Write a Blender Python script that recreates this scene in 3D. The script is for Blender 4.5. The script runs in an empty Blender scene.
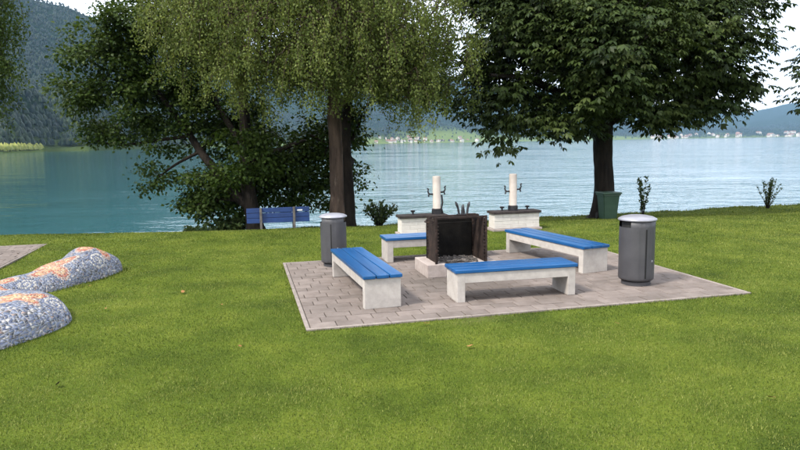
import bpy, bmesh, math, random
import numpy as np
from mathutils import Matrix, Vector
R = math.radians
random.seed(7); rng = np.random.default_rng(7)
scene = bpy.context.scene
COL = scene.collection

# ------------------------------------------------------------------ camera
EYE = np.array([0., 0., 2.02]); FPX = 640.0
PITCH = math.atan(82.3 / 640.0); ROLL = R(0.92)
_f = np.array([0, math.cos(PITCH), -math.sin(PITCH)]); _u0 = np.array([0, math.sin(PITCH), math.cos(PITCH)]); _r0 = np.array([1., 0, 0])
_r = _r0 * math.cos(ROLL) - _u0 * math.sin(ROLL); _u = _u0 * math.cos(ROLL) + _r0 * math.sin(ROLL)
cam_data = bpy.data.cameras.new('camera'); cam = bpy.data.objects.new('camera', cam_data); COL.objects.link(cam)
cam_data.sensor_width = 36; cam_data.lens = 36 * FPX / 800; cam_data.clip_start = 0.05; cam_data.clip_end = 60000
cam.matrix_world = Matrix(((_r[0], _u[0], -_f[0], 0), (_r[1], _u[1], -_f[1], 0), (_r[2], _u[2], -_f[2], EYE[2]), (0, 0, 0, 1)))
scene.camera = cam

# ------------------------------------------------------------------ sky, sun, exposure
SUN = np.array([-0.55, -0.40, 0.80]); SUN /= np.linalg.norm(SUN)
scene.view_settings.view_transform = 'Standard'; scene.view_settings.look = 'None'
scene.view_settings.exposure = 1.38; scene.view_settings.gamma = 1.0
world = bpy.data.worlds.new('World'); scene.world = world; world.use_nodes = True
wn = world.node_tree; wn.nodes.clear(); L = wn.links.new
def N(tree, t, **kw):
    n = tree.nodes.new(t)
    for k, v in kw.items():
        if k == 'ins':
            for a, b in v.items(): n.inputs[a].default_value = b
        else: setattr(n, k, v)
    return n
sky = N(wn, 'ShaderNodeTexSky', sky_type='NISHITA', sun_disc=False, sun_elevation=math.asin(SUN[2]), sun_rotation=math.atan2(SUN[0], SUN[1]), air_density=1.0, dust_density=2.0)
tc = N(wn, 'ShaderNodeTexCoord'); sep = N(wn, 'ShaderNodeSeparateXYZ'); L(tc.outputs['Generated'], sep.inputs[0])
zz = N(wn, 'ShaderNodeMath', operation='ADD', ins={1: 0.18}); zm = N(wn, 'ShaderNodeMath', operation='MAXIMUM', ins={1: 0.05})
L(sep.outputs[2], zz.inputs[0]); L(zz.outputs[0], zm.inputs[0])
dv = N(wn, 'ShaderNodeVectorMath', operation='DIVIDE'); cmb = N(wn, 'ShaderNodeCombineXYZ')
for i in range(3): L(zm.outputs[0], cmb.inputs[i])
L(tc.outputs['Generated'], dv.inputs[0]); L(cmb.outputs[0], dv.inputs[1])
cn = N(wn, 'ShaderNodeTexNoise', ins={'Scale': 1.7, 'Detail': 8.0, 'Roughness': 0.58, 'Distortion': 0.3}); L(dv.outputs[0], cn.inputs['Vector'])
cr = N(wn, 'ShaderNodeMapRange', ins={1: 0.34, 2: 0.52, 3: 0.45, 4: 1.0}); cr.interpolation_type = 'SMOOTHSTEP'; L(cn.outputs[0], cr.inputs[0])
cn2 = N(wn, 'ShaderNodeTexNoise', ins={'Scale': 3.6, 'Detail': 6.0}); L(dv.outputs[0], cn2.inputs['Vector'])
cc = N(wn, 'ShaderNodeMapRange', ins={1: 0.35, 2: 0.65, 3: 9.5, 4: 14.0}); L(cn2.outputs[0], cc.inputs[0])
ccol = N(wn, 'ShaderNodeVectorMath', operation='SCALE'); ccol.inputs[0].default_value = (0.95, 0.98, 1.04); L(cc.outputs[0], ccol.inputs['Scale'])
mx = N(wn, 'ShaderNodeMix', data_type='RGBA'); L(cr.outputs[0], mx.inputs[0]); L(sky.outputs[0], mx.inputs[6]); L(ccol.outputs[0], mx.inputs[7])
bg = N(wn, 'ShaderNodeBackground', ins={'Strength': 0.088}); wo = N(wn, 'ShaderNodeOutputWorld')
L(mx.outputs[2], bg.inputs[0]); L(bg.outputs[0], wo.inputs[0])
sl = bpy.data.lights.new('sun', 'SUN'); sl.energy = 2.5; sl.angle = R(9); sl.color = (1.0, 0.94, 0.84)
so = bpy.data.objects.new('sun', sl); COL.objects.link(so)
so.rotation_euler = Vector(SUN).to_track_quat('Z', 'Y').to_euler(); so.location = (-20, -20, 30)
scene.cycles.use_denoising = True
scene.cycles.max_bounces = 6; scene.cycles.transparent_max_bounces = 6; scene.cycles.volume_bounces = 0

# ------------------------------------------------------------------ helpers
def tag(o, label=None, cat=None, group=None, kind=None):
    if label: o['label'] = label
    if cat: o['category'] = cat
    if group: o['group'] = group
    if kind: o['kind'] = kind
    return o
def empty(name, loc=(0, 0, 0), rz=0):
    o = bpy.data.objects.new(name, None); COL.objects.link(o); o.location = loc; o.rotation_euler = (0, 0, rz); o.empty_display_size = 0.1
    return o
def link(name, me, mat=None, parent=None):
    o = bpy.data.objects.new(name, me); COL.objects.link(o)
    if mat is not None and not me.materials: me.materials.append(mat)
    if parent is not None: o.parent = parent
    return o
def bm_obj(name, bm, mat, parent=None, smooth=False):
    me = bpy.data.meshes.new(name); bm.to_mesh(me); bm.free()
    if smooth: me.polygons.foreach_set('use_smooth', [True] * len(me.polygons))
    return link(name, me, mat, parent)
def np_mesh(name, verts, faces, col=None, smooth=False, extra=None):
    """verts (n,3); faces (m,k) int; col (n,) float attribute 'var'"""
    verts = np.ascontiguousarray(verts, dtype=np.float32); faces = np.ascontiguousarray(faces, dtype=np.int32)
    me = bpy.data.meshes.new(name); m, k = faces.shape
    me.vertices.add(len(verts)); me.vertices.foreach_set('co', verts.ravel())
    me.loops.add(m * k); me.loops.foreach_set('vertex_index', faces.ravel())
    me.polygons.add(m); me.polygons.foreach_set('loop_start', np.arange(0, m * k, k, dtype=np.int32))
    if smooth: me.polygons.foreach_set('use_smooth', np.ones(m, dtype=bool))
    me.update(calc_edges=True)
    if col is not None:
        a = me.attributes.new('var', 'FLOAT', 'POINT'); a.data.foreach_set('value', np.ascontiguousarray(col, dtype=np.float32))
    if extra is not None:
        a = me.attributes.new('tint', 'FLOAT_COLOR', 'POINT'); a.data.foreach_set('color', np.ascontiguousarray(extra, dtype=np.float32).ravel())
    return me
def box(bm, c, s, bev=0.0, rot=None):
    M = Matrix.Translation(c) @ (rot.to_4x4() if rot is not None else Matrix.Identity(4)) @ Matrix.Diagonal((s[0], s[1], s[2], 1))
    g = bmesh.ops.create_cube(bm, size=1.0, matrix=M)
    if bev > 0:
        es = list({e for v in g['verts'] for e in v.link_edges})
        bmesh.ops.bevel(bm, geom=es, offset=bev, segments=2, profile=0.6, affect='EDGES')
def boxobj(name, c, s, mat, parent=None, bev=0.006, rot=None):
    bm = bmesh.new(); box(bm, c, s, bev, rot); return bm_obj(name, bm, mat, parent)
def lathe(bm, prof, seg=32, cx=0, cy=0):
    rings = []
    for (r, z) in prof:
        rings.append([bm.verts.new((cx + r * math.cos(2 * math.pi * i / seg), cy + r * math.sin(2 * math.pi * i / seg), z)) for i in range(seg)])
    for a, b in zip(rings[:-1], rings[1:]):
        for i in range(seg): bm.faces.new((a[i], a[(i + 1) % seg], b[(i + 1) % seg], b[i]))
    bm.faces.new(rings[0][::-1]); bm.faces.new(rings[-1])
def tube_arrays(P, rad, k=6, start=0):
    P = np.asarray(P, float); n = len(P); rad = np.asarray(rad, float)
    T = np.gradient(P, axis=0); T /= np.linalg.norm(T, axis=1)[:, None] + 1e-9
    m = T.mean(0); ref = np.array([1., 0, 0]) if abs(m[0]) < 0.6 * np.linalg.norm(m) + 1e-9 else np.array([0, 1., 0])
    A = np.cross(T, ref); A /= np.linalg.norm(A, axis=1)[:, None] + 1e-9; B = np.cross(T, A)
    th = np.arange(k) * 2 * math.pi / k
    V = P[:, None, :] + rad[:, None, None] * (np.cos(th)[None, :, None] * A[:, None, :] + np.sin(th)[None, :, None] * B[:, None, :])
    i = np.arange(n - 1)[:, None] * k; j = np.arange(k)[None, :]; j2 = (j + 1) % k
    F = np.stack([i + j, i + j2, i + k + j2, i + k + j], -1).reshape(-1, 4) + start
    return V.reshape(-1, 3), F
def tubes(bm, P, rad, k=8):
    V, F = tube_arrays(P, rad if hasattr(rad, '__len__') else [rad] * len(P), k)
    vs = [bm.verts.new(v) for v in V]
    for f in F: bm.faces.new([vs[i] for i in f])
    bm.faces.new(vs[:k][::-1]); bm.faces.new(vs[-k:])
def vnoise(x, y, seed=0):
    """cheap smooth value noise, -1..1"""
    xi = np.floor(x).astype(np.int64); yi = np.floor(y).astype(np.int64); fx = x - xi; fy = y - yi
    fx = fx * fx * (3 - 2 * fx); fy = fy * fy * (3 - 2 * fy)
    def h(a, b):
        n = (a * 374761393 + b * 668265263 + seed * 1442695) & 0xffffffff
        n = ((n ^ (n >> 13)) * 1274126177) & 0xffffffff
        return ((n ^ (n >> 16)) & 0xffff) / 32767.5 - 1
    return (h(xi, yi) * (1 - fx) + h(xi + 1, yi) * fx) * (1 - fy) + (h(xi, yi + 1) * (1 - fx) + h(xi + 1, yi + 1) * fx) * fy
def fbm(x, y, oct=5, seed=0, gain=0.5):
    s = 0; a = 1; t = 0
    for o in range(oct): s = s + a * vnoise(x * 2 ** o, y * 2 ** o, seed + o); t += a; a *= gain
    return s / t

# ------------------------------------------------------------------ materials
def mat(name):
    m = bpy.data.materials.new(name); m.use_nodes = True; t = m.node_tree
    return m, t, t.nodes['Principled BSDF'], t.nodes['Material Output']
def noise_mat(name, c1, c2, scale=8, rough=0.7, bump=0.2, bscale=None, detail=6, metal=0.0, spec=None, vary=0.1, stretch=None, coord='Object', spots=None, lo=0.35, hi=0.65):
    m, t, b, o = mat(name); lk = t.links.new
    tc0 = N(t, 'ShaderNodeTexCoord'); oi = N(t, 'ShaderNodeObjectInfo'); ofs = N(t, 'ShaderNodeMath', operation='MULTIPLY', ins={1: 53.0}); lk(oi.outputs['Random'], ofs.inputs[0])
    tv = N(t, 'ShaderNodeVectorMath', operation='ADD'); lk(tc0.outputs[coord], tv.inputs[0]); lk(ofs.outputs[0], tv.inputs[1]); vec = tv.outputs[0]
    if stretch:
        mp = N(t, 'ShaderNodeMapping'); mp.inputs['Scale'].default_value = stretch; lk(vec, mp.inputs[0]); vec = mp.outputs[0]
    n = N(t, 'ShaderNodeTexNoise', ins={'Scale': scale, 'Detail': detail, 'Roughness': 0.6}); lk(vec, n.inputs['Vector'])
    mr = N(t, 'ShaderNodeMapRange', ins={1: lo, 2: hi}); lk(n.outputs[0], mr.inputs[0])
    mx = N(t, 'ShaderNodeMix', data_type='RGBA'); mx.inputs[6].default_value = (*c1, 1); mx.inputs[7].default_value = (*c2, 1); lk(mr.outputs[0], mx.inputs[0])
    out = mx.outputs[2]
    if spots:
        sc, thr, colr, amt = spots
        n3 = N(t, 'ShaderNodeTexNoise', ins={'Scale': sc, 'Detail': 5.0, 'Roughness': 0.7}); lk(vec, n3.inputs['Vector'])
        m3 = N(t, 'ShaderNodeMapRange', ins={1: thr, 2: thr + 0.1, 3: 0.0, 4: amt}); lk(n3.outputs[0], m3.inputs[0])
        x3 = N(t, 'ShaderNodeMix', data_type='RGBA'); x3.inputs[7].default_value = (*colr, 1); lk(m3.outputs[0], x3.inputs[0]); lk(out, x3.inputs[6]); out = x3.outputs[2]
    vr = N(t, 'ShaderNodeMapRange', ins={3: 1 - vary, 4: 1 + vary}); lk(oi.outputs['Random'], vr.inputs[0])
    vm = N(t, 'ShaderNodeVectorMath', operation='SCALE'); lk(out, vm.inputs[0]); lk(vr.outputs[0], vm.inputs['Scale']); lk(vm.outputs[0], b.inputs['Base Color'])
    b.inputs['Roughness'].default_value = rough; b.inputs['Metallic'].default_value = metal
    if spec is None and rough > 0.7: spec = 0.15
    if spec is not None: b.inputs['Specular IOR Level'].default_value = spec
    if bump:
        n2 = N(t, 'ShaderNodeTexNoise', ins={'Scale': bscale or scale * 6, 'Detail': 5.0}); lk(vec, n2.inputs['Vector'])
        bp = N(t, 'ShaderNodeBump', ins={'Strength': bump, 'Distance': 0.01}); lk(n2.outputs[0], bp.inputs['Height']); lk(bp.outputs[0], b.inputs['Normal'])
    return m
def leaf_mat(name, stops, trans=0.35, rough=0.5, spec=0.12):
    m, t, b, o = mat(name); lk = t.links.new
    at = N(t, 'ShaderNodeAttribute', attribute_name='var'); cr = N(t, 'ShaderNodeValToRGB'); lk(at.outputs['Fac'], cr.inputs[0])
    e = cr.color_ramp.elements; e[0].color = (*stops[0], 1); e[1].color = (*stops[-1], 1)
    for i, s in enumerate(stops[1:-1]):
        q = e.new((i + 1) / (len(stops) - 1)); q.color = (*s, 1)
    lk(cr.outputs[0], b.inputs['Base Color']); b.inputs['Roughness'].default_value = rough; b.inputs['Specular IOR Level'].default_value = spec
    tr = N(t, 'ShaderNodeBsdfTranslucent'); hs = N(t, 'ShaderNodeHueSaturation', ins={'Hue': 0.485, 'Saturation': 1.1, 'Value': 1.3}); lk(cr.outputs[0], hs.inputs['Color']); lk(hs.outputs[0], tr.inputs[0])
    ms = N(t, 'ShaderNodeMixShader', ins={0: trans}); lk(b.outputs[0], ms.inputs[1]); lk(tr.outputs[0], ms.inputs[2]); lk(ms.outputs[0], o.inputs[0])
    return m
M = {}
M['concrete'] = noise_mat('bench_concrete', (0.30, 0.275, 0.255), (0.38, 0.35, 0.325), 9, 0.85, 0.35, 90, spots=(16, 0.62, (0.30, 0.27, 0.245), 0.55))
M['paver'] = noise_mat('paver_stone', (0.14, 0.115, 0.103), (0.185, 0.155, 0.14), 5, 0.9, 0.4, 120, coord='Object', vary=0.13, spots=(9, 0.58, (0.10, 0.08, 0.07), 0.3))
def soil_paving(m):
    # grime that gathers over the years: broad blotches on the paving and a soot mark round the fire
    t = m.node_tree; lk = t.links.new; b = t.nodes['Principled BSDF']; src = b.inputs['Base Color'].links[0].from_socket
    ge = N(t, 'ShaderNodeNewGeometry'); n = N(t, 'ShaderNodeTexNoise', ins={'Scale': 1.6, 'Detail': 6.0, 'Roughness': 0.68}); lk(ge.outputs['Position'], n.inputs['Vector'])
    a = N(t, 'ShaderNodeMapRange', ins={1: 0.42, 2: 0.7, 3: 0.0, 4: 0.32}); lk(n.outputs[0], a.inputs[0])
    di = N(t, 'ShaderNodeVectorMath', operation='DISTANCE'); di.inputs[1].default_value = (0.85, 9.15, 0.02); lk(ge.outputs['Position'], di.inputs[0])
    nd = N(t, 'ShaderNodeMath', operation='MULTIPLY_ADD', ins={1: 0.9}); lk(n.outputs[0], nd.inputs[0]); lk(di.outputs['Value'], nd.inputs[2])
    s2 = N(t, 'ShaderNodeMapRange', ins={1: 0.8, 2: 1.5, 3: 0.5, 4: 0.0}); lk(nd.outputs[0], s2.inputs[0]); ad = N(t, 'ShaderNodeMath', operation='ADD'); lk(a.outputs[0], ad.inputs[0]); lk(s2.outputs[0], ad.inputs[1])
    x = N(t, 'ShaderNodeMix', data_type='RGBA'); x.inputs[7].default_value = (0.05, 0.043, 0.036, 1); lk(ad.outputs[0], x.inputs[0]); lk(src, x.inputs[6]); lk(x.outputs[2], b.inputs['Base Color'])
soil_paving(M['paver'])
M['kerb'] = noise_mat('kerb_stone', (0.165, 0.14, 0.126), (0.22, 0.19, 0.172), 8, 0.9, 0.4, 100)
M['joint'] = noise_mat('joint_sand', (0.055, 0.047, 0.038), (0.095, 0.08, 0.068), 30, 0.95, 0.4)
M['blue'] = noise_mat('blue_painted_wood', (0.002, 0.046, 0.150), (0.006, 0.074, 0.215), 9, 0.3, 0.3, 26, stretch=(0.12, 1, 1), spots=(22, 0.66, (0.02, 0.06, 0.2), 0.6))
M['darkblue'] = noise_mat('dark_blue_boards', (0.004, 0.024, 0.105), (0.006, 0.034, 0.14), 6, 0.5, 0.2, 26)
M['oldwood'] = noise_mat('weathered_post', (0.08, 0.073, 0.07), (0.14, 0.13, 0.12), 8, 0.85, 0.4)
M['canbody'] = noise_mat('grey_coated_steel', (0.036, 0.035, 0.040), (0.048, 0.047, 0.052), 5, 0.5, 0.06, 60, metal=0.1, spots=(9, 0.66, (0.10, 0.097, 0.095), 0.4))
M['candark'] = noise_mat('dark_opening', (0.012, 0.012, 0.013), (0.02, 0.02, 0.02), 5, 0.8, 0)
M['canlid'] = noise_mat('pale_lid', (0.22, 0.22, 0.255), (0.28, 0.28, 0.315), 6, 0.35, 0.05, 40, metal=0.2)
M['rust'] = noise_mat('rusty_steel', (0.016, 0.012, 0.011), (0.040, 0.028, 0.024), 7, 0.75, 0.5, 60, metal=0.3, spots=(14, 0.6, (0.09, 0.048, 0.032), 0.6))
M['soot'] = noise_mat('sooty_steel', (0.003, 0.0028, 0.0028), (0.009, 0.008, 0.007), 7, 0.9, 0.4)
M['ash'] = noise_mat('ash', (0.04, 0.036, 0.034), (0.15, 0.135, 0.125), 12, 0.95, 0.6)
M['grillstone'] = noise_mat('grill_block', (0.25, 0.21, 0.193), (0.34, 0.295, 0.272), 8, 0.9, 0.4, 80, spots=(11, 0.6, (0.22, 0.18, 0.165), 0.6))
M['whiteblock'] = noise_mat('pale_block', (0.44, 0.41, 0.38), (0.50, 0.47, 0.44), 7, 0.85, 0.3, 70, spots=(9, 0.62, (0.34, 0.29, 0.25), 0.4), vary=0.03)
M['slab'] = noise_mat('dark_slab', (0.022, 0.018, 0.018), (0.045, 0.038, 0.036), 9, 0.9, 0.3)
M['post'] = noise_mat('pale_column', (0.25, 0.22, 0.195), (0.30, 0.268, 0.24), 5, 0.7, 0.2, 60)
M['tap'] = noise_mat('tap_metal', (0.02, 0.02, 0.024), (0.045, 0.043, 0.046), 12, 0.4, 0.1, metal=0.6)
M['wheelie'] = noise_mat('green_plastic', (0.014, 0.04, 0.024), (0.02, 0.052, 0.03), 6, 0.5, 0.08)
M['rubber'] = noise_mat('black_rubber', (0.012, 0.012, 0.012), (0.02, 0.02, 0.02), 6, 0.8, 0.1)
M['plate'] = noise_mat('plain_white', (0.6, 0.6, 0.62), (0.7, 0.7, 0.7), 6, 0.4, 0)
M['grout'] = noise_mat('grout', (0.24, 0.23, 0.22), (0.31, 0.30, 0.29), 14, 0.9, 0.4)
M['bark'] = noise_mat('bark_brown', (0.03, 0.022, 0.018), (0.09, 0.062, 0.048), 6, 0.95, 1.0, 16, spots=(5, 0.6, (0.2, 0.16, 0.13), 0.6), stretch=(1, 1, 0.22))
M['barkdark'] = noise_mat('bark_dark', (0.007, 0.006, 0.005), (0.020, 0.016, 0.013), 7, 0.95, 1.0, 18, stretch=(1, 1, 0.22))
for k in ('bark', 'barkdark'):
    for n in M[k].node_tree.nodes:
        if n.type == 'BUMP': n.inputs['Distance'].default_value = 0.04
M['leafbirch'] = leaf_mat('birch_leaves', [(0.042, 0.064, 0.014), (0.092, 0.122, 0.03), (0.175, 0.205, 0.062)], 0.38)
M['leafdark'] = leaf_mat('maple_leaves', [(0.014, 0.03, 0.006), (0.032, 0.056, 0.011), (0.065, 0.095, 0.022)], 0.3)
M['leafchest'] = leaf_mat('chestnut_leaves', [(0.014, 0.026, 0.007), (0.032, 0.050, 0.013), (0.07, 0.092, 0.028)], 0.2, 0.45, 0.18)
M['leafshrub'] = leaf_mat('shrub_leaves', [(0.022, 0.045, 0.014), (0.05, 0.075, 0.024), (0.09, 0.115, 0.04)], 0.3)
M['grass'] = leaf_mat('grass_blades', [(0.022, 0.044, 0.006), (0.092, 0.126, 0.021), (0.225, 0.245, 0.066)], 0.35, 0.55, 0.1)
M['forest'] = leaf_mat('far_trees', [(0.004, 0.011, 0.008), (0.010, 0.021, 0.011), (0.024, 0.040, 0.016)], 0.1)
M['reed'] = leaf_mat('far_reeds', [(0.14, 0.17, 0.03), (0.2, 0.22, 0.05), (0.3, 0.3, 0.08)], 0.2)
M['fallen'] = noise_mat('dry_leaf', (0.17, 0.08, 0.028), (0.26, 0.135, 0.05), 20, 0.8, 0.2)
M['fallendark'] = noise_mat('rotten_leaf', (0.03, 0.022, 0.014), (0.06, 0.045, 0.03), 20, 0.9, 0.2)
M['housewall'] = noise_mat('house_wall', (0.42, 0.38, 0.33), (0.6, 0.57, 0.52), 0.1, 0.9, 0)
M['houseroof'] = noise_mat('house_roof', (0.16, 0.09, 0.065), (0.22, 0.13, 0.1), 0.1, 0.9, 0)

def ground_mat():
    m, t, b, o = mat('lawn'); lk = t.links.new
    tc = N(t, 'ShaderNodeTexCoord')
    n1 = N(t, 'ShaderNodeTexNoise', ins={'Scale': 0.9, 'Detail': 5.0, 'Roughness': 0.65}); n2 = N(t, 'ShaderNodeTexNoise', ins={'Scale': 45.0, 'Detail': 4.0, 'Roughness': 0.7})
    lk(tc.outputs['Object'], n1.inputs['Vector']); lk(tc.outputs['Object'], n2.inputs['Vector'])
    ad = N(t, 'ShaderNodeMath', operation='MULTIPLY_ADD', ins={1: 0.55}); lk(n2.outputs[0], ad.inputs[0]); lk(n1.outputs[0], ad.inputs[2])
    cr = N(t, 'ShaderNodeValToRGB'); mr = N(t, 'ShaderNodeMapRange', ins={1: 0.55, 2: 1.0}); lk(ad.outputs[0], mr.inputs[0]); lk(mr.outputs[0], cr.inputs[0])
    e = cr.color_ramp.elements; e[0].color = (0.025, 0.042, 0.005, 1); e[1].color = (0.13, 0.155, 0.02, 1); q = e.new(0.5); q.color = (0.07, 0.10, 0.010, 1)
    # worn earth: a strip by the patio edge and the shore bank
    at = N(t, 'ShaderNodeAttribute', attribute_name='var'); mx = N(t, 'ShaderNodeMix', data_type='RGBA'); mx.inputs[7].default_value = (0.085, 0.062, 0.042, 1)
    n3 = N(t, 'ShaderNodeTexNoise', ins={'Scale': 14.0, 'Detail': 4.0}); lk(tc.outputs['Object'], n3.inputs['Vector'])
    mm = N(t, 'ShaderNodeMath', operation='MULTIPLY'); m2 = N(t, 'ShaderNodeMapRange', ins={1: 0.35, 2: 0.6}); lk(n3.outputs[0], m2.inputs[0]); lk(m2.outputs[0], mm.inputs[0]); lk(at.outputs['Fac'], mm.inputs[1])
    lk(mm.outputs[0], mx.inputs[0]); lk(cr.outputs[0], mx.inputs[6]); lk(mx.outputs[2], b.inputs['Base Color'])
    b.inputs['Roughness'].default_value = 0.95; b.inputs['Specular IOR Level'].default_value = 0.1
    bp = N(t, 'ShaderNodeBump', ins={'Strength': 0.8, 'Distance': 0.03}); lk(n2.outputs[0], bp.inputs['Height']); lk(bp.outputs[0], b.inputs['Normal'])
    return m
def water_mat():
    m, t, b, o = mat('lake_water'); lk = t.links.new
    b.inputs['Base Color'].default_value = (0.014, 0.070, 0.076, 1); b.inputs['Roughness'].default_value = 0.06; b.inputs['IOR'].default_value = 1.333
    tc = N(t, 'ShaderNodeTexCoord'); h = None
    for sc, st, off, w in ((0.9, (0.55, 1.0, 1), 0.3, 1.0), (3.2, (0.6, 1.0, 1), 2.0, 0.35), (0.16, (0.4, 1, 1), 5.0, 2.6)):
        mp = N(t, 'ShaderNodeMapping'); mp.inputs['Scale'].default_value = st; mp.inputs['Rotation'].default_value = (0, 0, 0.25 * off); lk(tc.outputs['Object'], mp.inputs[0])
        n = N(t, 'ShaderNodeTexNoise', ins={'Scale': sc, 'Detail': 3.0, 'Roughness': 0.55}); lk(mp.outputs[0], n.inputs['Vector'])
        x = N(t, 'ShaderNodeMath', operation='MULTIPLY', ins={1: w}); lk(n.outputs[0], x.inputs[0])
        if h is None: h = x
        else:
            a = N(t, 'ShaderNodeMath', operation='ADD'); lk(h.outputs[0], a.inputs[0]); lk(x.outputs[0], a.inputs[1]); h = a
    wp = N(t, 'ShaderNodeTexNoise', ins={'Scale': 0.025, 'Detail': 3.0}); lk(tc.outputs['Object'], wp.inputs['Vector']); wr = N(t, 'ShaderNodeMapRange', ins={1: 0.38, 2: 0.62, 3: 0.35, 4: 1.0}); lk(wp.outputs[0], wr.inputs[0])
    sx = N(t, 'ShaderNodeSeparateXYZ'); lk(tc.outputs['Object'], sx.inputs[0]); ln_ = N(t, 'ShaderNodeMath', operation='MULTIPLY_ADD', ins={1: 0.12}); lk(sx.outputs[1], ln_.inputs[0]); lk(sx.outputs[0], ln_.inputs[2])   # the cove to the west is sheltered from the wind
    cv = N(t, 'ShaderNodeMapRange', ins={1: -9.0, 2: 1.0, 3: 0.32, 4: 1.0}); lk(ln_.outputs[0], cv.inputs[0]); wm = N(t, 'ShaderNodeMath', operation='MULTIPLY'); lk(wr.outputs[0], wm.inputs[0]); lk(cv.outputs[0], wm.inputs[1])
    bp = N(t, 'ShaderNodeBump', ins={'Distance': 0.16}); lk(wm.outputs[0], bp.inputs['Strength']); lk(h.outputs[0], bp.inputs['Height']); lk(bp.outputs[0], b.inputs['Normal'])
    return m
def terrain_mat():
    m, t, b, o = mat('mountain_side'); lk = t.links.new
    tc = N(t, 'ShaderNodeTexCoord'); n1 = N(t, 'ShaderNodeTexNoise', ins={'Scale': 0.004, 'Detail': 8.0, 'Roughness': 0.65}); n2 = N(t, 'ShaderNodeTexNoise', ins={'Scale': 0.05, 'Detail': 5.0, 'Roughness': 0.7})
    lk(tc.outputs['Object'], n1.inputs['Vector']); lk(tc.outputs['Object'], n2.inputs['Vector'])
    f = N(t, 'ShaderNodeMix', data_type='RGBA'); f.inputs[6].default_value = (0.005, 0.012, 0.008, 1); f.inputs[7].default_value = (0.02, 0.036, 0.014, 1)
    mr = N(t, 'ShaderNodeMapRange', ins={1: 0.35, 2: 0.65}); lk(n2.outputs[0], mr.inputs[0]); lk(mr.outputs[0], f.inputs[0])
    at = N(t, 'ShaderNodeAttribute', attribute_name='var'); md = N(t, 'ShaderNodeMix', data_type='RGBA'); md.inputs[7].default_value = (0.13, 0.17, 0.045, 1)
    lk(at.outputs['Fac'], md.inputs[0]); lk(f.outputs[2], md.inputs[6]); lk(md.outputs[2], b.inputs['Base Color']); b.inputs['Roughness'].default_value = 1.0; b.inputs['Specular IOR Level'].default_value = 0.0
    bp = N(t, 'ShaderNodeBump', ins={'Strength': 1.0, 'Distance': 12.0}); lk(n2.outputs[0], bp.inputs['Height']); lk(bp.outputs[0], b.inputs['Normal'])
    return m
M['lawn'] = ground_mat(); M['water'] = water_mat(); M['terrain'] = terrain_mat()

# ------------------------------------------------------------------ layout constants
LAKE = -1.5
TH = R(13.67); U = np.array([math.cos(TH), math.sin(TH), 0]); V = np.array([-math.sin(TH), math.cos(TH), 0])
P0 = np.array([-1.04, 6.75, 0]); PW, PD = 5.75, 4.12                 # patio corner and size
Q1 = np.array([-7.45, 13.38, 0]); QW, QD = 2.4, 2.9                   # back right corner of the second paved area
EX = [-80, -40, -20, -11, -5.8, -3, 1.5, 5, 8.6, 15.5, 40, 80]; EY = [12, 14, 16.0, 16.9, 17.7, 19.2, 20.4, 20.9, 21.9, 23.9, 29, 33]
def edge(x): return np.interp(x, EX, EY)
def gz(x, y):
    x = np.asarray(x, float); y = np.asarray(y, float); e = edge(x) + 0.12 * np.sin(x * 1.7) + 0.08 * np.sin(x * 4.1 + 1)
    s = np.clip((y - 14.8) / np.maximum(e - 14.8, 0.5), 0, 1); s = np.where(e < 15.5, np.clip((y - e + 3) / 3, 0, 1), s)
    z = -0.5 * s * s * (3 - 2 * s)
    d = np.clip((y - e) / 2.2, 0, 3); z = z - 1.25 * d ** 1.3
    far = np.clip((np.hypot(x - 1, y - 9) - 5) / 4, 0, 1)
    return z + 0.035 * far * fbm(x * 0.35, y * 0.35, 3, 5)
def G(x, y): return float(gz(np.array([x]), np.array([y]))[0])
def in_patio(x, y, pad=0.0):
    dx, dy = x - P0[0], y - P0[1]; a = dx * U[0] + dy * U[1]; b = dx * V[0] + dy * V[1]
    i1 = (a > -pad) & (a < PW + pad) & (b > -pad) & (b < PD + pad)
    dx, dy = x - Q1[0], y - Q1[1]; a = -(dx * U[0] + dy * U[1]); b = -(dx * V[0] + dy * V[1])
    return i1 | ((a > -pad) & (a < QW + pad) & (b > -pad) & (b < QD + pad))

# ------------------------------------------------------------------ lawn, lake
gx = np.concatenate([np.arange(-80, -16, 2.0), np.arange(-16, 20, 0.2), np.arange(20, 81, 2.0)]); gy = np.concatenate([np.arange(-40, 2, 2.0), np.arange(2, 28, 0.2), np.arange(28, 38, 1.0)])
X, Y = np.meshgrid(gx, gy); Z = gz(X, Y)
inp = in_patio(X, Y, 0.02); Z = np.where(inp, Z - 0.0, Z)
nx, ny = len(gx), len(gy); i = np.arange(ny - 1)[:, None] * nx; j = np.arange(nx - 1)[None, :]
F = np.stack([i + j, i + j + 1, i + nx + j + 1, i + nx + j], -1).reshape(-1, 4)
def soil(x, y):
    dx, dy = x - 0.86, y - 7.12; a = dx * U[0] + dy * U[1]; b = dx * V[0] + dy * V[1]
    s = np.exp(-((a / 0.28) ** 2 + (b / 0.09) ** 2))
    s = np.maximum(s, np.clip((y - edge(x) - 0.4) / 0.5, 0, 1))
    dx, dy = x - 3.3, y - 14.1; a = dx * U[0] + dy * U[1]; b = dx * V[0] + dy * V[1]
    return np.clip(np.maximum(s, 0.8 * np.exp(-((a / 0.35) ** 2 + (b / 0.4) ** 2))), 0, 1)
me = np_mesh('lawn', np.stack([X.ravel(), Y.ravel(), Z.ravel()], 1), F, soil(X, Y).ravel(), True)
lawn = tag(link('lawn', me, M['lawn']), kind='structure')
me = np_mesh('lake', np.array([[-12500, 13, LAKE], [12500, 13, LAKE], [12500, 12500, LAKE], [-12500, 12500, LAKE]]), np.array([[0, 1, 2, 3]]))
tag(link('lake', me, M['water']), kind='structure')

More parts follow.
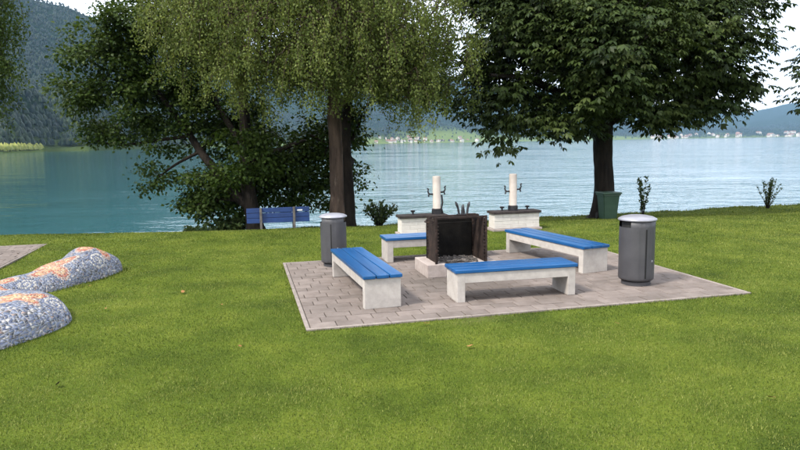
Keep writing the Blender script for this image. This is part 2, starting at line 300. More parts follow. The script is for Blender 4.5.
# ------------------------------------------------------------------ grass
SNAKE = np.array([(-5.0, 10.3), (-5.0, 9.9), (-5.1, 9.4), (-5.4, 8.8), (-5.6, 8.3), (-5.3, 7.8), (-4.7, 7.4), (-4.4, 7.0), (-4.5, 6.6), (-4.9, 6.2)])
def grass():
    pts = []
    for d0, d1 in zip(np.geomspace(3.0, 27, 40)[:-1], np.geomspace(3.0, 27, 40)[1:]):
        dm = (d0 + d1) / 2; dens = 8600 * min(1.0, (5.5 / dm) ** 1.85); w = 1.5 * d1 + 3.0; n = int(dens * w * (d1 - d0))
        x = rng.uniform(-w / 2, w / 2, n); y = rng.uniform(d0, d1, n); pts.append(np.stack([x, y], 1))
    p = np.concatenate(pts); x, y = p[:, 0], p[:, 1]
    creep = in_patio(x, y, -0.012) & ~in_patio(x, y, -0.05) & (fbm(x * 3, y * 3, 3, 41) > 0.12) & (rng.random(len(x)) < 0.5)
    ok = (~in_patio(x, y, -0.012) | creep) & (y < edge(x) + 0.35) & (rng.random(len(x)) > soil(x, y) * 1.1)
    for (cx, cy, r) in [(-0.33, 14.0, 0.0)]: ok &= np.hypot(x - cx, y - cy) > r
    x, y = x[ok], y[ok]; n = len(x); z = gz(x, y); d = np.hypot(x, y)
    big = fbm(x * 0.8, y * 0.8, 4, 11); mid = fbm(x * 4, y * 4, 3, 21)
    h = (0.013 + 0.017 * rng.random(n)) * (1 + 0.3 * mid) * (1 + np.clip((d - 9) / 30, 0, 0.5)); w = 0.0025 * np.maximum(1, (d / 6) ** 0.9) * rng.uniform(0.7, 1.3, n)
    nearedge = in_patio(x, y, 0.06); h = np.where(nearedge, h * 1.5, h); sd = np.hypot(x[:, None] - SNAKE[None, :, 0], y[:, None] - SNAKE[None, :, 1]).min(1); ok2 = sd < 0.55; h = np.where(ok2, h * 1.8, h)
    shore = y > edge(x) - 0.25; h = np.where(shore, h * rng.uniform(1, 2.6, n), h)
    az = rng.uniform(0, 2 * math.pi, n); lean = rng.uniform(0.1, 0.9, n)
    var = np.clip(0.48 + 0.34 * big + 0.22 * mid + rng.normal(0, 0.29, n), 0, 1); weed = rng.random(n) < 0.07 * (1 + 1.5 * mid); w = np.where(weed, w * 2.6, w); h = np.where(weed, h * 0.7, h); lean = np.where(weed, 1.1, lean)
    base = np.stack([x, y, z - 0.004], 1); side = np.stack([np.cos(az), np.sin(az), 0 * az], 1); ld = np.stack([-np.sin(az), np.cos(az), 0 * az], 1)
    tip = base + ld * (h * lean)[:, None] + np.array([0, 0, 1.]) * (h * (1.05 - 0.35 * lean))[:, None]
    Vv = np.stack([base - side * w[:, None], base + side * w[:, None], tip], 1).reshape(-1, 3)
    dry = rng.random(n) < 0.02; var = np.where(dry, 1.0, var)
    return np_mesh('grass', Vv, np.arange(3 * n).reshape(-1, 3), np.repeat(var, 3))
tag(link('grass', grass(), M['grass']), 'short mown grass blades covering the lawn', 'grass', kind='stuff')

# ------------------------------------------------------------------ paving
def paver_mesh(l, w, h=0.05, c=0.006):
    bm = bmesh.new(); b = [(-l / 2, -w / 2), (l / 2, -w / 2), (l / 2, w / 2), (-l / 2, w / 2)]
    t = [(-l / 2 + c, -w / 2 + c), (l / 2 - c, -w / 2 + c), (l / 2 - c, w / 2 - c), (-l / 2 + c, w / 2 - c)]
    r0 = [bm.verts.new((x, y, -h)) for x, y in b]; r1 = [bm.verts.new((x, y, -c * 0.7)) for x, y in b]; r2 = [bm.verts.new((x, y, 0)) for x, y in t]
    for a, d in ((r0, r1), (r1, r2)):
        for k in range(4): bm.faces.new((a[k], a[(k + 1) % 4], d[(k + 1) % 4], d[k]))
    bm.faces.new(r2); me = bpy.data.meshes.new('paver'); bm.to_mesh(me); bm.free(); return me
PZ = 0.022                                                            # paver top
def paving(name, origin, du, dv, w, d, label_kerb_sides, limit=300):
    """origin corner; du, dv unit vectors along the two sides"""
    ang = math.atan2(du[1], du[0]); root_bm = bmesh.new()
    flip = 1 if (du[0] * dv[1] - du[1] * dv[0]) > 0 else -1
    box(root_bm, (w / 2, flip * d / 2, -0.018), (w - 0.02, d - 0.02, 0.05)); root = bm_obj(name, root_bm, M['joint']); root.location = origin; root.rotation_euler = (0, 0, ang)
    tag(root, kind='structure'); K = 0.055; pl, pw, g = 0.30, 0.2, 0.011; cache = {}; items = []
    row = 0; y = K
    while y < d - K - 0.02:
        ww = min(pw, d - K - y); x = K; first = True; off = (0, 0.15, 0.075, 0.225)[row % 4]
        while x < w - K - 0.01:
            ll = pl - off if (first and off) else pl; first = False; ll = min(ll, w - K - x)
            if ll > 0.03 and ww > 0.03: items.append((x + ll / 2, flip * (y + ww / 2), round(ll - g, 3), round(ww - g, 3)))
            x += ll
        y += pw; row += 1
    loc = np.array([origin + du * a + dv * flip * b for a, b, _, _ in items]); order = np.argsort(np.hypot(loc[:, 0], loc[:, 1]))
    rest = bmesh.new(); nrest = 0
    for r, k in enumerate(order):
        a, b, l, ww = items[k]
        if (l, ww) not in cache: cache[(l, ww)] = paver_mesh(l, ww); cache[(l, ww)].materials.append(M['paver'])
        tilt = (rng.normal(0, 0.004), rng.normal(0, 0.004), rng.normal(0, 0.004)); p = (a, b, PZ + rng.normal(0, 0.0015))
        if r < limit:
            o = link('paver', cache[(l, ww)], None, root); o.location = p; o.rotation_euler = tilt
        else:
            tmp = bmesh.new(); tmp.from_mesh(cache[(l, ww)]); bmesh.ops.transform(tmp, matrix=Matrix.Translation(p), verts=tmp.verts)
            vs = {v: rest.verts.new(v.co) for v in tmp.verts}
            for f in tmp.faces: rest.faces.new([vs[v] for v in f.verts])
            tmp.free(); nrest += 1
    if nrest: tag(bm_obj('far_pavers', rest, M['paver'], root), kind='stuff')
    else: rest.free()
    def kerbs(ax, length, fixed):
        n = max(1, round(length / 0.95)); s = length / n; m = paver_mesh(s - 0.006, K - 0.008, 0.08, 0.008); m.materials.append(M['kerb'])
        for q in range(n):
            o = link('kerb_stone', m, None, root)
            if ax == 0: o.location = (s * (q + 0.5), fixed, PZ + 0.001)
            else: o.location = (fixed, flip * (s * (q + 0.5) + K), PZ + 0.001); o.rotation_euler = (0, 0, math.pi / 2)
    kerbs(0, w, flip * K / 2); kerbs(0, w, flip * (d - K / 2)); kerbs(1, d - 2 * K, K / 2); kerbs(1, d - 2 * K, w - K / 2)
    return root
paving('patio', P0, U, V, PW, PD, None)
paving('side_patio', Q1, -U, -V, QW, QD, None, 200)

# ------------------------------------------------------------------ concrete benches
def bench(label, corner, direction, length, width=0.46):
    """corner: front left foot corner on the patio; direction: angle of the long axis; body lies to the left of it"""
    r = empty('concrete_bench', (corner[0], corner[1], PZ), direction); tag(r, label, 'bench', 'blue topped concrete benches round the fire pit')
    lt, lh, st = 0.105, 0.245, 0.125
    for x in (lt / 2, length - lt / 2): boxobj('leg', (x, width / 2, (lh + st) / 2), (lt, width, lh + st), M['concrete'], r, 0.007)
    boxobj('concrete_beam', (length / 2, width / 2, lh + st / 2), (length - 2 * lt + 0.004, width - 0.004, st - 0.003), M['concrete'], r, 0.004)
    n = 3; g = 0.013; pw = (width + 0.03 - g * (n - 1)) / n
    for q in range(n):
        boxobj('seat_plank', (length / 2, -0.015 + pw / 2 + q * (pw + g), lh + st + 0.024), (length + 0.05, pw, 0.044), M['blue'], r, 0.008)
    return r
bench('blue topped bench beside the grey bin, its end facing the bare lawn', (0.0, 7.68), R(106.5), 2.12)
bench('blue topped bench standing right in front of the grill opening', (0.70, 7.80), TH - R(1.5), 1.60)
bench('blue topped bench running from the wash stand towards the taller grey bin', (3.16, 9.62), R(112.5), 2.15)
bench('blue topped bench behind the grill, half hidden by it', (-0.22, 10.58), TH, 1.75)

# ------------------------------------------------------------------ litter bins
def litter_bin(label, loc, s, rz):
    r = empty('litter_bin', (loc[0], loc[1], PZ), rz); tag(r, label, 'litter bin', 'grey round litter bins on the patio'); r.scale = (s, s, s)
    bm = bmesh.new(); lathe(bm, [(0.19, 0.0), (0.19, 0.05), (0.17, 0.055), (0.17, 0.085)], 40); bm_obj('foot', bm, M['canbody'], r, False)
    # body: rounded drum with panel seams, opening cut high on one side
    bm = bmesh.new(); seg = 72; prof = [(0.215, 0.07), (0.228, 0.082), (0.231, 0.1)] + [(0.231, z) for z in np.linspace(0.16, 0.78, 9)] + [(0.231, 0.79), (0.231, 0.87), (0.222, 0.875)]
    seams = {0, 1, 18, 19, 36, 37, 60, 61}; rings = []
    for (rad, z) in prof:
        rings.append([bm.verts.new(((rad - (0.007 if a in (0, 6, 36, 42) else 0)) * math.cos(2 * math.pi * a / seg), (rad - (0.007 if a in (0, 6, 36, 42) else 0)) * math.sin(2 * math.pi * a / seg), z)) for a in range(seg)])
    for k, (a, b) in enumerate(zip(rings[:-1], rings[1:])):
        for q in range(seg):
            zc = prof[k][1]
            if 0.78 < zc < 0.86 and (16 <= q < 29 or 52 <= q < 65): continue        # openings, both sides
            bm.faces.new((a[q], a[(q + 1) % seg], b[(q + 1) % seg], b[q]))
    bm.faces.new(rings[0][::-1]); body = bm_obj('body', bm, M['canbody'], r, True)
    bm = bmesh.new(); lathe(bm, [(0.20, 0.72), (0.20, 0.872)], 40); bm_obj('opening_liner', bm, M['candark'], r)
    bm = bmesh.new(); lathe(bm, [(0.225, 0.872), (0.248, 0.876), (0.252, 0.888), (0.245, 0.900), (0.20, 0.922), (0.13, 0.938), (0.06, 0.945), (0.01, 0.946)], 48); bm_obj('lid', bm, M['canlid'], r, True)
    boxobj('door_seam', (0.2315 * math.cos(0.27), 0.2315 * math.sin(0.27), 0.44), (0.006, 0.02, 0.66), M['candark'], body, 0.002, Matrix.Rotation(0.27, 3, 'Z'))
    boxobj('lock', (0.2325 * math.cos(0.75), 0.2325 * math.sin(0.75), 0.34), (0.006, 0.022, 0.022), M['canlid'], body, 0.002, Matrix.Rotation(0.75, 3, 'Z'))
    return r
litter_bin('taller grey round bin with domed pale lid at the patio edge by itself', (3.27, 8.74), 1.02, R(-95))
litter_bin('shorter grey round bin with pale lid in front of the birch trunk', (-1.10, 10.45), 0.92, R(-110))

# ------------------------------------------------------------------ fire grill
gr = empty('fire_grill', (0.40, 9.30, PZ), TH); tag(gr, 'rusty open fronted steel fire grill on pale concrete blocks', 'grill')
boxobj('base_block', (0.14, 0.34, 0.10), (0.30, 0.72, 0.2), M['grillstone'], gr, 0.012)
boxobj('base_block', (0.555, 0.40, 0.09), (0.52, 0.58, 0.18), M['grillstone'], gr, 0.012)
boxobj('base_block', (0.955, 0.36, 0.10), (0.27, 0.68, 0.2), M['grillstone'], gr, 0.012)
def toothed(name, x, t, y0, y1, z0, z1, teeth_at):
    """side plate in the y-z plane with notched rack edges"""
    bm = bmesh.new(); box(bm, (x, (y0 + y1) / 2, (z0 + z1) / 2), (t, y1 - y0, z1 - z0), 0.002)
    for ye in teeth_at:
        n = 11
        for q in range(n):
            z = z0 + 0.09 + (z1 - z0 - 0.14) * q / (n - 1)
            box(bm, (x, ye, z), (t + 0.024, 0.03, 0.022), 0.002)
    return bm_obj(name, bm, M['rust'], gr)
x0, x1, zb, zt = 0.16, 0.90, 0.2, 0.86
toothed('side_plate', x0, 0.012, 0.02, 0.56, zb, zt, (0.02, 0.5)); toothed('side_plate', x1, 0.012, 0.02, 0.56, zb, zt, (0.02, 0.5))
boxobj('back_plate', ((x0 + x1) / 2, 0.57, (zb + zt) / 2 - 0.025), (x1 - x0 + 0.03, 0.012, zt - zb - 0.05), M['soot'], gr, 0.002)
boxobj('inner_lining', ((x0 + x1) / 2, 0.545, 0.48), (x1 - x0 - 0.04, 0.03, 0.54), M['soot'], gr, 0.004)
boxobj('top_bar', ((x0 + x1) / 2, 0.36, zt + 0.012), (x1 - x0 + 0.05, 0.10, 0.024), M['rust'], gr, 0.002)
boxobj('top_bar', ((x0 + x1) / 2, 0.10, zt + 0.012), (x1 - x0 + 0.07, 0.05, 0.03), M['rust'], gr, 0.004)
boxobj('corner_post', (x1 + 0.022, 0.015, (zb + zt) / 2 + 0.015), (0.03, 0.03, zt - zb + 0.05), M['rust'], gr, 0.003)
boxobj('corner_post', (x0 - 0.022, 0.015, (zb + zt) / 2 + 0.015), (0.03, 0.03, zt - zb + 0.05), M['rust'], gr, 0.003)
bm = bmesh.new()
for q in range(240):
    a = rng.uniform(x0 + 0.06, x1 - 0.06); b = rng.uniform(0.08, 0.5); s = rng.uniform(0.008, 0.035)
    box(bm, (a, b, 0.2 + 0.02 * math.exp(-((a - 0.53) / 0.2) ** 2) + s * 0.2), (s * 1.6, s, s * 0.7), 0, Matrix.Rotation(rng.uniform(0, 3), 3, 'Z'))
tag(bm_obj('ash_and_charcoal', bm, M['ash'], gr), kind='stuff')
bm = bmesh.new()
th = np.linspace(0, 2 * math.pi, 17); tubes(bm, [(x0 - 0.10 + 0.07 * math.cos(a), 0.10 + 0.05 * math.sin(a), zt - 0.03 + 0.01 * math.sin(a)) for a in th], 0.008, 6); bm_obj('ring_handle', bm, M['rust'], gr)
boxobj('grate_bracket', (x1 - 0.16, 0.16, zt + 0.045), (0.14, 0.06, 0.03), M['rust'], gr, 0.004)
gt = empty('grill_fork', tuple(np.array([0.40, 9.30, PZ]) + U * 0.68 + V * 0.36 + np.array([0, 0, zt + 0.016])), TH); tag(gt, 'dark pronged iron rack standing on the grill top', 'rack')
boxobj('foot_plate', (0, 0, 0.008), (0.19, 0.07, 0.02), M['tap'], gt, 0.003)
for x, tilt, h in ((-0.065, -0.035, 0.21), (-0.02, 0.02, 0.16), (0.02, -0.02, 0.15), (0.065, 0.03, 0.20)):
    bm = bmesh.new(); tubes(bm, [(x, 0, 0.01), (x + tilt * 0.4, 0.005, h * 0.5), (x + tilt, 0.01, h * 0.8), (x + tilt * 1.5, 0.012, h)], [0.018, 0.017, 0.022, 0.010], 6); bm_obj('prong', bm, M['tap'], gt)

# ------------------------------------------------------------------ wash stands with tap columns
def wash_stand(label, loc, w, post_x, knobs):
    z = G(*loc); r = empty('wash_stand', (loc[0], loc[1], z), TH); tag(r, label, 'wash stand', 'pale block wash stands near the shore')
    D = 0.36
    boxobj('mortar_core', (w / 2, D / 2, 0.052 + 0.082 * 2), (w - 0.012, D - 0.035, 0.082 * 4 - 0.004), M['whiteblock'], r, 0.003)
    boxobj('plinth', (w / 2, D / 2, 0.005), (w + 0.1, D + 0.1, 0.09), M['grillstone'], r, 0.01)
    courses = 4; ch = 0.082
    for c in range(courses):
        cuts = [0, 0.36, 0.70, 1.0] if c % 2 == 0 else [0, 0.19, 0.53, 0.86, 1.0]
        for a, b in zip(cuts[:-1], cuts[1:]):
            boxobj('stone_block', ((a + b) / 2 * w, D / 2 + rng.normal(0, 0.002), 0.052 + ch * (c + 0.5)), ((b - a) * w - 0.003, D - 0.02 * (c > 0), ch - 0.003), M['whiteblock'], r, 0.006)
    top = 0.052 + ch * courses
    boxobj('counter_slab', (w / 2, D / 2, top + 0.03), (w + 0.07, D + 0.06, 0.055), M['slab'], r, 0.008); top += 0.058
    col = empty_part = None
    bm = bmesh.new(); lathe(bm, [(0.098, top), (0.098, top + 0.012), (0.088, top + 0.014), (0.088, top + 0.82), (0.08, top + 0.835), (0.012, top + 0.842)], 32, post_x, D / 2); col = bm_obj('tap_column', bm, M['post'], r)
    for p in col.data.polygons: p.use_smooth = abs(p.normal.z) < 0.3
    bm = bmesh.new(); lathe(bm, [(0.112, top + 0.001), (0.112, top + 0.11), (0.093, top + 0.118), (0.092, top + 0.12)], 32, post_x, D / 2); bm_obj('column_collar', bm, M['tap'], col)
    for s, zz in ((-1, 0.44), (1, 0.48)):
        bx = post_x + s * 0.085; y = D / 2
        bm = bmesh.new(); tubes(bm, [(bx, y, top + zz), (bx + s * 0.06, y, top + zz), (bx + s * 0.10, y, top + zz + 0.02), (bx + s * 0.115, y, top + zz + 0.07), (bx + s * 0.10, y, top + zz + 0.11), (bx + s * 0.13, y, top + zz + 0.125)], [0.022, 0.02, 0.019, 0.017, 0.016, 0.02], 8)
        tubes(bm, [(bx + s * 0.085, y, top + zz), (bx + s * 0.10, y, top + zz - 0.03), (bx + s * 0.10, y, top + zz - 0.06)], [0.018, 0.017, 0.019], 8); bm_obj('tap', bm, M['tap'], col)
    if len(knobs) == 1:                                              # riser pipe down the column's side
        bm = bmesh.new(); tubes(bm, [(post_x + 0.11, D / 2 - 0.02, top + 0.42), (post_x + 0.125, D / 2 - 0.03, top + 0.25), (post_x + 0.10, D / 2 - 0.03, top + 0.12), (post_x + 0.13, D / 2 - 0.03, top + 0.005)], 0.022, 8); bm_obj('riser_pipe', bm, M['tap'], col)
    for k in knobs:
        bm = bmesh.new(); lathe(bm, [(0.025, top), (0.022, top + 0.06), (0.05, top + 0.07), (0.055, top + 0.095), (0.03, top + 0.105)], 16, k, D * 0.4); bm_obj('drain_knob', bm, M['tap'], r)
wash_stand('pale block wash stand behind the grill, column at one end', (0.03, 13.80), 1.02, 0.86, [0.30])
wash_stand('pale block wash stand with column centred between two knobs', (2.13, 14.30), 1.10, 0.52, [0.24, 0.86])

# ------------------------------------------------------------------ blue park bench looking at the lake
bx, by = -3.16, 16.45; pb = empty('park_bench', (bx, by, G(bx, by) - 0.07), TH * 0.9); pb.scale = (0.92, 0.92, 0.92); tag(pb, 'dark blue slatted park bench turned to the lake under the trees', 'bench')
for x in (-0.46, 0.46):
    boxobj('post', (x, 0.0, 0.33), (0.065, 0.06, 0.74), M['oldwood'], pb, 0.01); boxobj('seat_support', (x, 0.22, 0.34), (0.07, 0.40, 0.07), M['oldwood'], pb, 0.008); boxobj('front_leg', (x, 0.40, 0.14), (0.075, 0.07, 0.36), M['oldwood'], pb, 0.008)
for q in range(3): board = boxobj('back_board', (0.02, 0.055, 0.335 + q * 0.145), (1.74, 0.032, 0.132), M['darkblue'], pb, 0.006)
for q in range(4): boxobj('seat_board', (0.02, 0.115 + q * 0.105, 0.40), (1.74, 0.096, 0.035), M['darkblue'], pb, 0.006)
boxobj('white_strip', (0.62, 0.0365, 0.60), (0.15, 0.004, 0.035), M['plate'], board, 0.001)  # thin white strip towards one end of the top back board

# ------------------------------------------------------------------ green wheeled bin
wx, wy = 6.28, 19.2; wb = empty('wheeled_bin', (wx, wy, G(wx, wy)), R(8)); wb.scale = (0.78, 0.8, 0.96); tag(wb, 'dark green plastic wheeled bin leaning by the chestnut trunk', 'bin')
bm = bmesh.new(); H0, H1 = 0.03, 0.80
def ringrect(w, d, z, yo=0): return [bm.verts.new(v) for v in ((-w / 2, -d / 2 + yo, z), (w / 2, -d / 2 + yo, z), (w / 2, d / 2 + yo, z), (-w / 2, d / 2 + yo, z))]
rs = [ringrect(0.54, 0.44, H0), ringrect(0.60, 0.52, 0.45), ringrect(0.66, 0.60, H1 - 0.05), ringrect(0.72, 0.66, H1 - 0.045), ringrect(0.72, 0.66, H1)]
for a, b in zip(rs[:-1], rs[1:]):
    for k in range(4): bm.faces.new((a[k], a[(k + 1) % 4], b[(k + 1) % 4], b[k]))
bm.faces.new(rs[0][::-1]); bm.faces.new(rs[-1]); bmesh.ops.bevel(bm, geom=[e for e in bm.edges if abs((e.verts[0].co - e.verts[1].co).z) > 0.02], offset=0.03, segments=2, affect='EDGES')
bm_obj('body', bm, M['wheelie'], wb)
lid = boxobj('lid', (0.0, -0.01, H1 + 0.03), (0.76, 0.72, 0.05), M['wheelie'], wb, 0.02)
bm = bmesh.new(); tubes(bm, [(-0.24, 0.40, H1), (0.24, 0.40, H1)], 0.016, 8); bm_obj('handle', bm, M['wheelie'], lid)
for s in (-1, 1):
    bm = bmesh.new(); tubes(bm, [(s * 0.29, 0.27, 0.1), (s * 0.34, 0.27, 0.1)], 0.1, 20); bm_obj('wheel', bm, M['rubber'], wb)

# ------------------------------------------------------------------ mosaic sculpture
path = np.array([(-5.02, 10.62, .10, .10), (-5.00, 10.50, .30, .30), (-4.98, 10.25, .38, .41), (-5.0, 9.9, .39, .46), (-5.08, 9.55, .35, .40), (-5.2, 9.15, .31, .30), (-5.42, 8.75, .32, .25), (-5.62, 8.35, .36, .24), (-5.55, 7.95, .42, .26), (-5.18, 7.65, .46, .34),
                 (-4.58, 7.45, .50, .34), (-4.38, 7.05, .52, .35), (-4.45, 6.6, .50, .34), (-4.85, 6.2, .46, .36), (-5.25, 5.85, .42, .32), (-5.75, 5.65, .40, .32), (-6.2, 5.6, .25, .22), (-6.4, 5.6, .06, .06)])
def catmull(P, n):
    out = []
    for k in range(len(P) - 1):
        a, b, c, d = P[max(k - 1, 0)], P[k], P[k + 1], P[min(k + 2, len(P) - 1)]
        for t in np.linspace(0, 1, n, endpoint=False): out.append(0.5 * (2 * b + (c - a) * t + (2 * a - 5 * b + 4 * c - d) * t * t + (3 * b - a - 3 * c + d) * t ** 3))
    out.append(P[-1]); return np.array(out)
CP = catmull(path, 16); sl_ = np.concatenate([[0], np.cumsum(np.linalg.norm(np.diff(CP[:, :2], axis=0), axis=1))]); SLEN = sl_[-1]
def surf(s, a, off=0.0):
    """s arc length, a in 0..pi across the back (0 = right side as one walks the path)"""
    c = np.stack([np.interp(s, sl_, CP[:, k]) for k in range(4)], -1); e = 0.05
    tx = np.interp(s + e, sl_, CP[:, 0]) - np.interp(s - e, sl_, CP[:, 0]); ty = np.interp(s + e, sl_, CP[:, 1]) - np.interp(s - e, sl_, CP[:, 1]); n = np.hypot(tx, ty) + 1e-9
    sx, sy = -ty / n, tx / n
    lump = 1 + 0.05 * np.sin(s * 5 + 3 * a) + 0.04 * np.sin(s * 9 - 2 * a)
    ca = np.cos(a); sa = np.sin(a); w = (c[..., 2] * lump + off) * np.sign(ca) * np.abs(ca) ** 0.85; h = (c[..., 3] * lump + off) * sa ** 0.8
    return np.stack([c[..., 0] + sx * w, c[..., 1] + sy * w, h - 0.03], -1)
ms = empty('mosaic_sculpture', (-5.0, 8.0, 0)); tag(ms, 'wavy snake shaped mosaic sculpture of blue and orange tile shards on the lawn', 'sculpture')
ns, na = 300, 44; S, A = np.meshgrid(np.linspace(0, SLEN, ns), np.linspace(0, math.pi, na), indexing='ij')
B = surf(S, A).reshape(-1, 3) - np.array([-5.0, 8.0, 0]); i = np.arange(ns - 1)[:, None] * na; j = np.arange(na - 1)[None, :]
F = np.stack([i + j, i + j + 1, i + na + j + 1, i + na + j], -1).reshape(-1, 4)
link('grout_body', np_mesh('grout_body', B, F, None, True), M['grout'], ms)
# shards: jittered cells, each a raised chip with its own colour
ts, ta = int(SLEN / 0.029), 46
s1 = np.linspace(0.03, SLEN - 0.03, ts + 1); a1 = np.linspace(0.02, math.pi - 0.02, ta + 1)
S, A = np.meshgrid(s1, a1, indexing='ij'); js = rng.uniform(-.48, .48, S.shape) * (s1[1] - s1[0]); ja = rng.uniform(-.48, .48, S.shape) * (a1[1] - a1[0]); js[[0, -1]] = 0; ja[:, [0, -1]] = 0
S = S + js; A = A + ja
quads = []
for a in range(ts):
    for b in range(ta):
        q = [(a, b), (a, b + 1), (a + 1, b + 1), (a + 1, b)]
        if rng.random() < 0.62: k = rng.integers(0, 2); quads += [[q[k], q[k + 1], q[k + 2], q[k + 2]], [q[k], q[k + 2], q[(k + 3) % 4], q[(k + 3) % 4]]]
        else: quads.append(q)
Q = np.array(quads); qs = S[Q[..., 0], Q[..., 1]]; qa = A[Q[..., 0], Q[..., 1]]; ms_ = qs.mean(1); ma_ = qa.mean(1)
shr = rng.uniform(0.72, 0.86, len(Q))[:, None]; qs = ms_[:, None] + (qs - ms_[:, None]) * shr; qa = ma_[:, None] + (qa - ma_[:, None]) * shr
top = surf(qs, qa, 0.002); bot = surf(qs, qa, -0.001); VV = np.concatenate([top, bot], 1) - np.array([-5.0, 8.0, 0])
n = len(Q); base = np.arange(n)[:, None] * 8; FF = [base + np.array([[0, 1, 2, 3]])] + [base + np.array([[k, k + 4, (k + 1) % 4 + 4, (k + 1) % 4]]) for k in range(4)]
pal_blue = np.array([(0.05, 0.065, 0.12), (0.10, 0.125, 0.19), (0.17, 0.19, 0.26), (0.24, 0.235, 0.25), (0.33, 0.315, 0.30), (0.05, 0.052, 0.065), (0.19, 0.215, 0.265), (0.22, 0.16, 0.14)])
colr = pal_blue[rng.choice(8, n, p=[.2, .24, .18, .08, .05, .12, .08, .05])]
half = np.interp(ms_, sl_, CP[:, 2]); lat = (ma_ - math.pi / 2) * half * 1.1
for c in np.arange(0.42, SLEN, 0.95):                                 # star flowers along the back
    ds = ms_ - c; rr = np.hypot(ds, lat); thh = np.arctan2(lat, ds); rad = 0.36 * (0.66 + 0.34 * np.cos(5 * thh + c))
    ins = rr < rad; colr[ins] = np.array([(0.40, 0.25, 0.12), (0.44, 0.33, 0.20), (0.36, 0.20, 0.11)])[rng.integers(0, 3, ins.sum())]
    rim = (rr > rad - 0.05) & (rr < rad + 0.012); colr[rim] = (0.30, 0.09, 0.05); mid = (rr > rad * 0.42) & (rr < rad * 0.58); colr[mid] = (0.34, 0.15, 0.08)
    halo = (rr >= rad + 0.012) & (rr < rad + 0.07); colr[halo] = np.array([(0.32, 0.24, 0.2), (0.28, 0.19, 0.16), (0.34, 0.29, 0.25)])[rng.integers(0, 3, halo.sum())]
for c in np.arange(0.75, SLEN, 1.15):                                  # spirals on both flanks
    for a0 in (0.75, math.pi - 0.75):
        hh = np.interp(c, sl_, CP[:, 3]) + half.mean(); ds = ms_ - c; da = (ma_ - a0) * 0.42; rr = np.hypot(ds, da); thh = np.arctan2(da, ds)
        ins = rr < 0.16; ph = (rr / 0.075 - thh / (2 * math.pi)) % 1
        colr[ins & (ph < 0.5)] = (0.36, 0.345, 0.33); colr[ins & (ph >= 0.5)] = (0.10, 0.12, 0.19)
colr = np.clip(colr * rng.uniform(0.8, 1.15, (n, 1)), 0, 1); tint = np.concatenate([np.repeat(colr, 8, 0), np.ones((8 * n, 1))], 1)
m, t, b, o_ = mat('mosaic_glaze'); at_ = N(t, 'ShaderNodeAttribute', attribute_name='tint'); t.links.new(at_.outputs['Color'], b.inputs['Base Color']); b.inputs['Roughness'].default_value = 0.5
me = np_mesh('tile_shards', VV.reshape(-1, 3), np.concatenate(FF), None, False, tint); tag(link('tile_shards', me, m, ms), kind='stuff')

# ------------------------------------------------------------------ trees
UP = np.array([0, 0, 1.])
def nrm(v): return v / (np.linalg.norm(v, axis=-1, keepdims=True) + 1e-9)
def P(px, py, Yd):
    """world point on the line of sight of a photograph pixel, at distance Yd along the view"""
    d = _f + _r * (px - 400) / FPX + _u * (225 - py) / FPX; return EYE + d * (Yd / d[1])
class Skel:
    def __init__(s): s.pos = []; s.par = []; s.rad = []; s.chains = []
    def add_path(s, pts, rads, attach=None):
        ids = [] if attach is None else [attach]
        for p, r in zip(pts, rads): s.pos.append(np.asarray(p, float)); s.par.append(ids[-1] if ids else -1); s.rad.append(r); ids.append(len(s.pos) - 1)
        s.chains.append(ids); return ids
    def nearest(s, p): return int(np.argmin(np.linalg.norm(np.array(s.pos) - p, axis=1)))
    def attract(s, pts, tip=0.007, seg=4, bow=0.08):
        fixed = len(s.pos); order = np.argsort(np.linalg.norm(pts[:, None, :] - np.array(s.pos)[None, ::2, :], axis=2).min(1)); cap = fixed + len(pts) * seg
        arr = np.zeros((cap, 3)); arr[:fixed] = np.array(s.pos); cnt = fixed
        for k in order:
            p = pts[k]; d = arr[:cnt] - p; dist = np.sqrt((d * d).sum(1)); cost = dist + 0.55 * np.maximum(d[:, 2], 0) + np.where(np.arange(cnt) < 4, 2.0, 0); q = int(np.argmin(cost)); p0 = arr[q]; ln = np.linalg.norm(p - p0)
            if ln < 0.02: continue
            ids = [q]
            for t in range(1, seg + 1):
                u = t / seg; pp = p0 + (p - p0) * u + UP * bow * ln * math.sin(math.pi * u) + rng.normal(0, 0.03 * ln, 3) * (t < seg)
                arr[cnt] = pp; s.pos.append(pp); s.par.append(ids[-1]); s.rad.append(0.0); ids.append(cnt); cnt += 1
            s.chains.append(ids)
        nn = len(s.pos); acc = np.zeros(nn); e = 2.25
        for k in range(nn - 1, fixed - 1, -1):
            if acc[k] == 0: acc[k] = tip ** e
            s.rad[k] = acc[k] ** (1 / e)
            if s.par[k] >= fixed: acc[s.par[k]] += acc[k]
    def mesh(s, name, nmain, kmain=14, rough=0.05):
        Vs, Fs, st = [], [], 0
        for c, ids in enumerate(s.chains):
            Pp = np.array([s.pos[k] for k in ids]); rr = np.array([s.rad[k] for k in ids])
            if len(ids) < 2: continue
            if c >= nmain: rr[0] = min(rr[0], rr[1] * 1.25)
            else:
                if c > 0: rr[0] = min(rr[0], rr[1] * 1.1)
                full = np.concatenate([Pp, rr[:, None]], 1); full = catmull(full, 5); Pp, rr = full[:, :3], full[:, 3]
            k = kmain if c < nmain else (6 if rr.max() > 0.03 else 4)
            v, f = tube_arrays(Pp, rr, k, st)
            if c < nmain:
                v3 = v.reshape(len(Pp), k, 3); cen = Pp[:, None, :]; th = np.arange(k)[None, :]; hh = np.arange(len(Pp))[:, None]
                w = 1 + rough * np.sin(th * 2.3 + hh * 0.5 + c) + rough * rng.normal(0, 0.5, (len(Pp), k)); v = (cen + (v3 - cen) * w[..., None]).reshape(-1, 3)
            Vs.append(v); Fs.append(f); st += len(v)
        return np_mesh(name, np.concatenate(Vs), np.concatenate(Fs), None, True)
